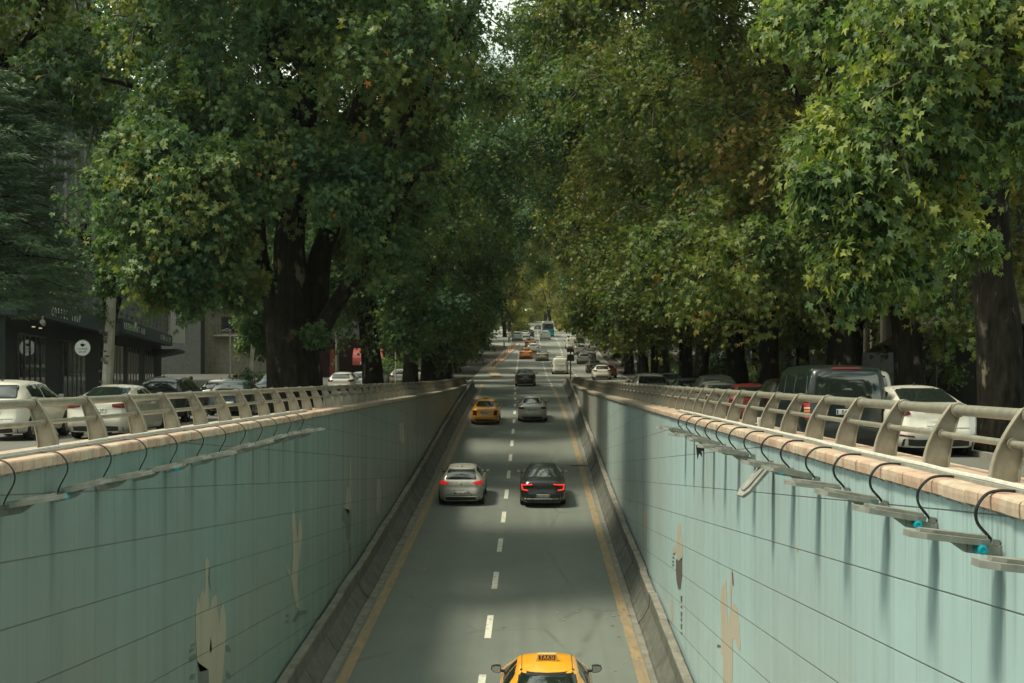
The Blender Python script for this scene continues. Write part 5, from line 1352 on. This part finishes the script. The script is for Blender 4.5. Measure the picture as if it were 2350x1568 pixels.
# ================================================================== STREET FURNITURE
def pole(name, label, X, D, h, r0, r1, mat, arms=None, lean=0, stickers=True, z0=None):
    t = thing(name, label, "lamp post", (X, D, ZS(D) if z0 is None else z0))
    q = MB(); q.tube([(0,0,0),(lean*.3,0,h*.3),(lean,0,h)], [r0,(r0*.7+r1*.3),r1], 8); q.build("pole", mat, t)
    if arms:
        q = MB(); q.tube([(lean*arms[1]/h,0,arms[1])]+[(lean+a,0,arms[1]+b) for a,b in arms[0]], .035, 6); q.build("arm", M['grey_metal'], t)
        a, b = arms[0][-1]; q = MB(); q.box(lean+a-.05, lean+a+.65, -.12, .12, arms[1]+b-.06, arms[1]+b+.04); q.build("lamp_head", M['grey_metal'], t, bevel=.02)
    return t
mp_ = concrete("post_concrete", (.50,.48,.39), .2)
t = pole("lamp_post", "pale concrete lamp post covered in torn stickers beside the left parked cars", -13.95, 46.5, 8.4, .195, .13, mp_, lean=.38, arms=([(.6,.15),(1.6,-.35)], 6.1))
rg = random.Random(2); m_stk = simple("torn_stickers", (.12,.11,.10), .7, var=.9, nscale=14)
for i in range(12):
    z = 1.4+rg.uniform(0,1.75); x = rg.uniform(-.10,.10); w = rg.uniform(.04,.09); h = rg.uniform(.05,.12)
    q = MB(); q.box(x-w, x+w, -.205, -.198, z, z+h); q.build("sticker", m_stk, t)
cl_ = [(.05,-.05,3.6+.45*i,.34-.02*i) for i in range(9)]
foliage("climbing_leaves", [M['leaf_left'], M['twig']], 5, cl_, 8, 6, .20, 'star', parent=t, hue=(.5,.4))
t = pole("lamp_post", "slim street light with a short bent head left of the big tree", XD(528, 90), 90, 4.2, .07, .06, M['pipe'], arms=([(-.1,.25),(-.55,.1)], 4.0))
pole("lamp_post", "pale post standing just left of the big multi stemmed tree", XD(572, 98), 98, 6.5, .16, .13, mp_, lean=.5)
pole("lamp_post", "white post beside the dark red corner shop", XD(774, 118), 118, 6.5, .17, .15, mp_)
pole("lamp_post", "thin pole between the second and third left trunks", XD(908, 104), 104, 3.2, .05, .05, M['pipe'])
pole("lamp_post", "thin pole at the end of the left railing", XD(1039, 140), 140, 2.6, .05, .05, M['dark_steel'])
pole("lamp_post", "pale square post behind the dark green van", 13.2, 62, 7.0, .19, .17, mp_)
# traffic signal at the end of the right railing
t = thing("traffic_signal", "black traffic signal on a thin pole at the end of the right railing", "traffic light", (XD(1309.5, 128), 128, ZR(128)-.1))
q = MB(); q.tube([(0,0,0),(0,0,3.25)], .055, 10); q.build("pole", M['dark_steel'], t)
q = MB(); q.box(-.34,.30,-.12,.14,2.95,3.28); q.box(-.40,-.02,-.05,.0,3.2,3.3); q.build("upper_box", M['black_plastic'], t, bevel=.02)
q = MB(); q.box(-.32,.32,-.12,.14,2.15,2.75); q.build("signal_head", M['black_plastic'], t, bevel=.03)
# red bollards on the island edge
bl0 = thing("bollard", "red bollard", "bollard", (0,0,0)); q = MB(); q.tube([(0,0,0),(0,0,.85)], [.045,.04], 8); q.lathe([(.045,.85),(.04,.90),(.0,.92)], 8); q.build("post", simple("bollard_red", (.33,.05,.035), .5), bl0)
q = MB(); q.lathe([(.047,.60),(.047,.68)], 8); q.build("band", M['white_paint'], bl0)
n = 0
isl = MB()
for i in range(18):
    D = 176+ i*3.0
    if i == 11: continue
    x = interp([(176,1131),(190,1146),(205,1163),(215,1173),(229,1184)], D); X = XD(x, D)
    b = bl0 if n == 0 else copy_thing(bl0, (0,0,0)); b.location = (X, D, ZR(D)+.08); n += 1
    b["label"] = f"{(ordw+['seventeenth','eighteenth','nineteenth','twentieth','twenty first','twenty second'])[n-1]} red bollard from the near end of the left kerb row"; b["group"] = "red bollards along the left kerb"
f_i = hermite([(150,-3.6),(176,XD(1131,176)),(190,XD(1146,190)),(205,XD(1163,205)),(215,XD(1173,215)),(231,XD(1186,231))])
s_ = strip(lambda y: f_i(y)-.7, lambda y: f_i(y)+.45, frange(150, 232, 2), ZR, .09); isl.add(s_.v, s_.f)
s_ = MB(); s_.sweep([(.45,-.1),(.45,.09)], frange(150, 232, 2), ZR, f_i); isl.add(s_.v, s_.f)
struct(isl, "kerb_island", simple("island_paint", (.36,.27,.17), .7, var=.3, nscale=1))
fr_ = thing("red_fence", "short red fence beside the pedestrian on the left side of the road", "fence", (XD(1156, 222), 222, ZR(222)))
q = MB()
for i in range(8): q.tube([(0, i*.9, 0),(0, i*.9, 1.0)], .045, 6)
q.tube([(0,0,.95),(0,6.3,.95)], .04, 6); q.tube([(0,0,.5),(0,6.3,.5)], .03, 6); q.build("rail", simple("fence_red", (.30,.05,.04), .5), fr_)
# iron fence and shrub at the right
t = thing("iron_fence", "dark iron bar fence behind the white sedan at the right", "fence", (11.8, 41.5, ZS(41)+.1), R(-14))
q = MB()
for i in range(26): q.tube([(0, i*.22, 0),(0, i*.22, 1.9)], .018, 5)
q.build("bar", M['dark_steel'], t); q = MB(); q.box(-.02,.02,0,5.5,1.8,1.84); q.box(-.02,.02,0,5.5,.2,.24); q.build("rail", M['dark_steel'], t)
def shrub(label, X, D, z, cl, seed, mat, size=.12):
    t = thing("shrub", label, "shrub", (X, D, z)); q = MB()
    for c in cl: q.tube([(0,0,0),(c[0]*.5,c[1]*.5,c[2]*.6),c[:3]], [.03,.02,.01], 5)
    q.build("stem", M['bark'], t); foliage("foliage", [mat, M['twig']], seed, cl, 26, 10, size, 'star', parent=t, hue=(.5,.3))
shrub("leafy shrub climbing the iron fence behind the white sedan", 11.9, 44, ZS(44)+.1, [(0,0,1.9,.6),(.7,.3,2.1,.6),(-.4,.2,1.5,.5),(1.2,0,1.7,.5),(.3,-.3,2.6,.5)], 11, M['leaf_right'])
shrub("dark hedge between the right trunks behind the parked cars", 12.6, 60, ZS(60)+.1, [(0,0,1.4,.9),(.4,2,1.8,.9),(-.4,4,1.4,.9),(0,6,1.7,1.0),(.3,8,1.3,1.0),(0,10,1.9,.9)], 12, M['leaf_left'], .16)
shrub("dark hedge farther along behind the right side street", 12.8, 76, ZS(76)+.1, [(0,0,1.4,1),(.4,3,1.8,1),(-.4,6,1.4,1),(0,9,1.7,1.0),(.3,12,1.3,1.0),(0,15,1.9,1)], 13, M['leaf_right'], .2)
shrub("tall dark hedge behind the light grey suv under the right trees", 12.8, 94, ZS(94)+.1, [(.3*(k%3),k*2.2,1.2+.6*(k%2),1.3) for k in range(14)], 15, M['leaf_left'], .3)
shrub("hedge at the head of the right side street beyond the railing", 13.2, 128, ZS(128)+.1, [(.3*(k%3),k*2.6,1.2+.6*(k%2),1.4) for k in range(16)], 16, M['leaf_right'], .34)
shrub("hedge between the left trunks beyond the left railing", -13.5, 128, ZS(128)+.1, [(.3*(k%3),k*2.6,1.0+.5*(k%2),1.2) for k in range(14)], 17, M['leaf_left'], .34)
shrub("small palm like shrub beside the slim street light", XD(543, 96), 96, ZS(96)+.1, [(0,0,.9,.6),(.8,0,1.1,.6),(1.6,.2,.9,.6)], 14, M['leaf_left'], .2)

# ================================================================== PEOPLE
def person(name, label, loc, rz, shirt, trousers, hairc, stride=.0, h=1.72, bag=None):
    t = thing(name, label, "person", loc, rz); s = h/1.72
    J = {'pel':(0,0,.95),'sp':(0,.01,1.15),'ch':(0,0,1.36),'nk':(0,-.01,1.49),'hd':(0,-.015,1.60),'hd2':(0,-.02,1.66)}
    V = []; E = []; Rr = []
    def v(p, r): V.append(tuple(q*s for q in p)); Rr.append(r*s); return len(V)-1
    p0 = v((0,0,.93), .145); a = v((0,.01,1.12), .125); b = v((0,0,1.34), .145); c = v((0,-.005,1.47), .058); d = v((0,-.02,1.57), .088); e = v((0,-.015,1.655), .078)
    E += [(p0,a),(a,b),(b,c),(c,d),(d,e)]
    for sg in (1,-1):
        st = stride*sg
        hp = v((.09*sg,0,.86), .095); kn = v((.10*sg,-.04-st*.4,.49), .058); an = v((.10*sg,.02-st,.09+abs(st)*.08), .04); to = v((.11*sg,-.14-st,.04+abs(st)*.05), .035)
        E += [(p0,hp),(hp,kn),(kn,an),(an,to)]
        sh = v((.19*sg,0,1.40), .058); el = v((.25*sg,.03+st*.5,1.13), .04); wr = v((.24*sg,-.10+st*.9,.90), .027); hn = v((.235*sg,-.13+st,.83), .030); E += [(b,sh),(sh,el),(el,wr),(wr,hn)]
        for k in range(4): fg = v(((.215+.012*k)*sg,-.145+st-.008*k,.755+.006*abs(k-1.5)), .009); E.append((hn,fg))
        th = v((.215*sg,-.165+st,.80), .010); E.append((hn,th))
    me = bpy.data.meshes.new("body"); me.from_pydata(V, E, []); o = bpy.data.objects.new("body", me); link(o)
    sk = o.modifiers.new("skin", 'SKIN'); 
    for i, r in enumerate(Rr): me.skin_vertices[0].data[i].radius = (r, r)
    me.skin_vertices[0].data[0].use_root = True
    sub = o.modifiers.new("sub", 'SUBSURF'); sub.levels = 2; sub.render_levels = 2
    bpy.context.view_layer.update()
    m2 = bpy.data.meshes.new_from_object(o.evaluated_get(bpy.context.evaluated_depsgraph_get())); bpy.data.objects.remove(o)
    for mm in (simple("skin_tone", (.42,.26,.18), .6, var=.05), simple("shirt_cloth", shirt, .8, var=.15), simple("trouser_cloth", trousers, .85, var=.15), M['black_plastic']): m2.materials.append(mm)
    for p in m2.polygons:
        z = p.center.z/s; x = abs(p.center.x)/s
        p.material_index = 3 if z < .09 else 2 if z < .93 and x < .215 else 1 if z < 1.46 and not (x > .2 and z < 1.05) else 0
        p.use_smooth = True
    ob = bpy.data.objects.new("body", m2); link(ob, t)
    q = MB(); q.lathe([(.05,-.02),(.088,.0),(.098,.05),(.085,.11),(.05,.145),(.0,.15)], 14, Matrix.Translation((0,.012*s,1.60*s)) @ Matrix.Scale(s,4)); q.build("hair", simple("hair", hairc, .7), t, smooth=True)
    q = MB(); q.lathe([(.0,-.022),(.014,0),(.0,.012)], 8, Matrix.Translation((0,-.112*s,1.60*s))); q.build("nose", m2.materials[0], t, smooth=True)
    if bag: q = MB(); q.box(-.14,.14,.10,.24,1.08,1.42); q.build("backpack", simple("bag_cloth", bag, .8), t, bevel=.04)
    return t
D = 236; person("person", "pedestrian in a pale grey top and dark trousers standing left of the bollards", (XD(1168.5, D), D, ZR(D)), R(200), (.34,.34,.30), (.05,.055,.06), (.03,.022,.015), .16)
D = 57; person("person", "person with dark hair and dark clothes standing between the parked cars near the black suv", (XD(438, D), D, ZS(D)), R(150), (.03,.03,.035), (.03,.03,.035), (.015,.012,.01), .1, h=1.6)
D = 66; person("person", "person in dark clothes behind the dark blue hatchback near the slim street light", (XD(541, D), D, ZS(D)), R(190), (.05,.03,.03), (.03,.03,.035), (.02,.015,.01), .08, h=1.6)
# unseen trees and block, added behind the viewpoint to cut sky light and reflections
for i, (X, D, k) in enumerate(((-13,-22,0),(-12,-38,1),(13,-20,0),(12.5,-36,1),(-13,-58,0),(13,-56,1),(-22,-30,1),(23,-28,0))):
    src_ = (mid_left if X < 0 else mid_right)[k]
    copy_thing(src_, (X, D, -1.65), i*1.3, f"{ordn[i]} of the unseen plane trees added behind the viewpoint", 1.05)["group"] = "trees added behind the viewpoint"
b9 = thing("apartment_building", "pale block added unseen far behind the viewpoint", "building", (0, -110, 0)); q = MB(); q.box(-60, 60, -16, 0, -2, 20); q.build("wall", m_conc2, b9)  # added block, only cuts sky light and reflections
for i in range(14):
    for f in range(5): q = MB(); q.box(-56+i*8.2, -51+i*8.2, 0, .08, 1.5+f*3.4, 3.6+f*3.4); q.build("window", m_win, b9)

t = thing("junction_box", "small white junction box on the right coping beside a railing post", "junction box", (WR+.42, 22.4, -.8)); q = MB(); q.box(-.07,.07,-.06,.06,0,.16); q.build("box", M['pipe'], t, bevel=.008)
q = MB(); q.tube(curve([(-.05,0,.05),(-.16,.05,.02),(-.2,-.1,.03),(-.1,-.25,.02)]), .012, 5); q.build("loose_cable", M['black_rubber'], t)
t = thing("plastic_scrap", "torn black plastic scrap hanging from a right wall lamp", "scrap", (WR-.25, 25.0, -1.2)); q = MB()
q.prism([(-.07,0),(.06,0),(.08,-.12),(.03,-.10),(.04,-.22),(-.01,-.14),(-.04,-.26),(-.06,-.10)], Matrix(((1,0,0,0),(0,0,1,0),(0,1,0,0),(0,0,0,1))), .012); q.build("sheet", M['black_plastic'], t)
# ================================================================== AIR
hz = MB(); hz.box(-450, 450, -135, 720, -10, 60); ho = hz.build("haze", None or M['ink']); ho.data.materials.clear()
t = NT("haze_air"); pv = t.n("VolumePrincipled", {'Color': (.86,.90,.84), 'Density': .00012, 'Anisotropy': .2}); t.t.links.new(pv.outputs[0], t.out.inputs['Volume'])
ho.data.materials.append(t.m); ho["kind"] = "stuff"; ho["label"] = "thin pale air softening the far end of the road"
bpy.context.view_layer.update()
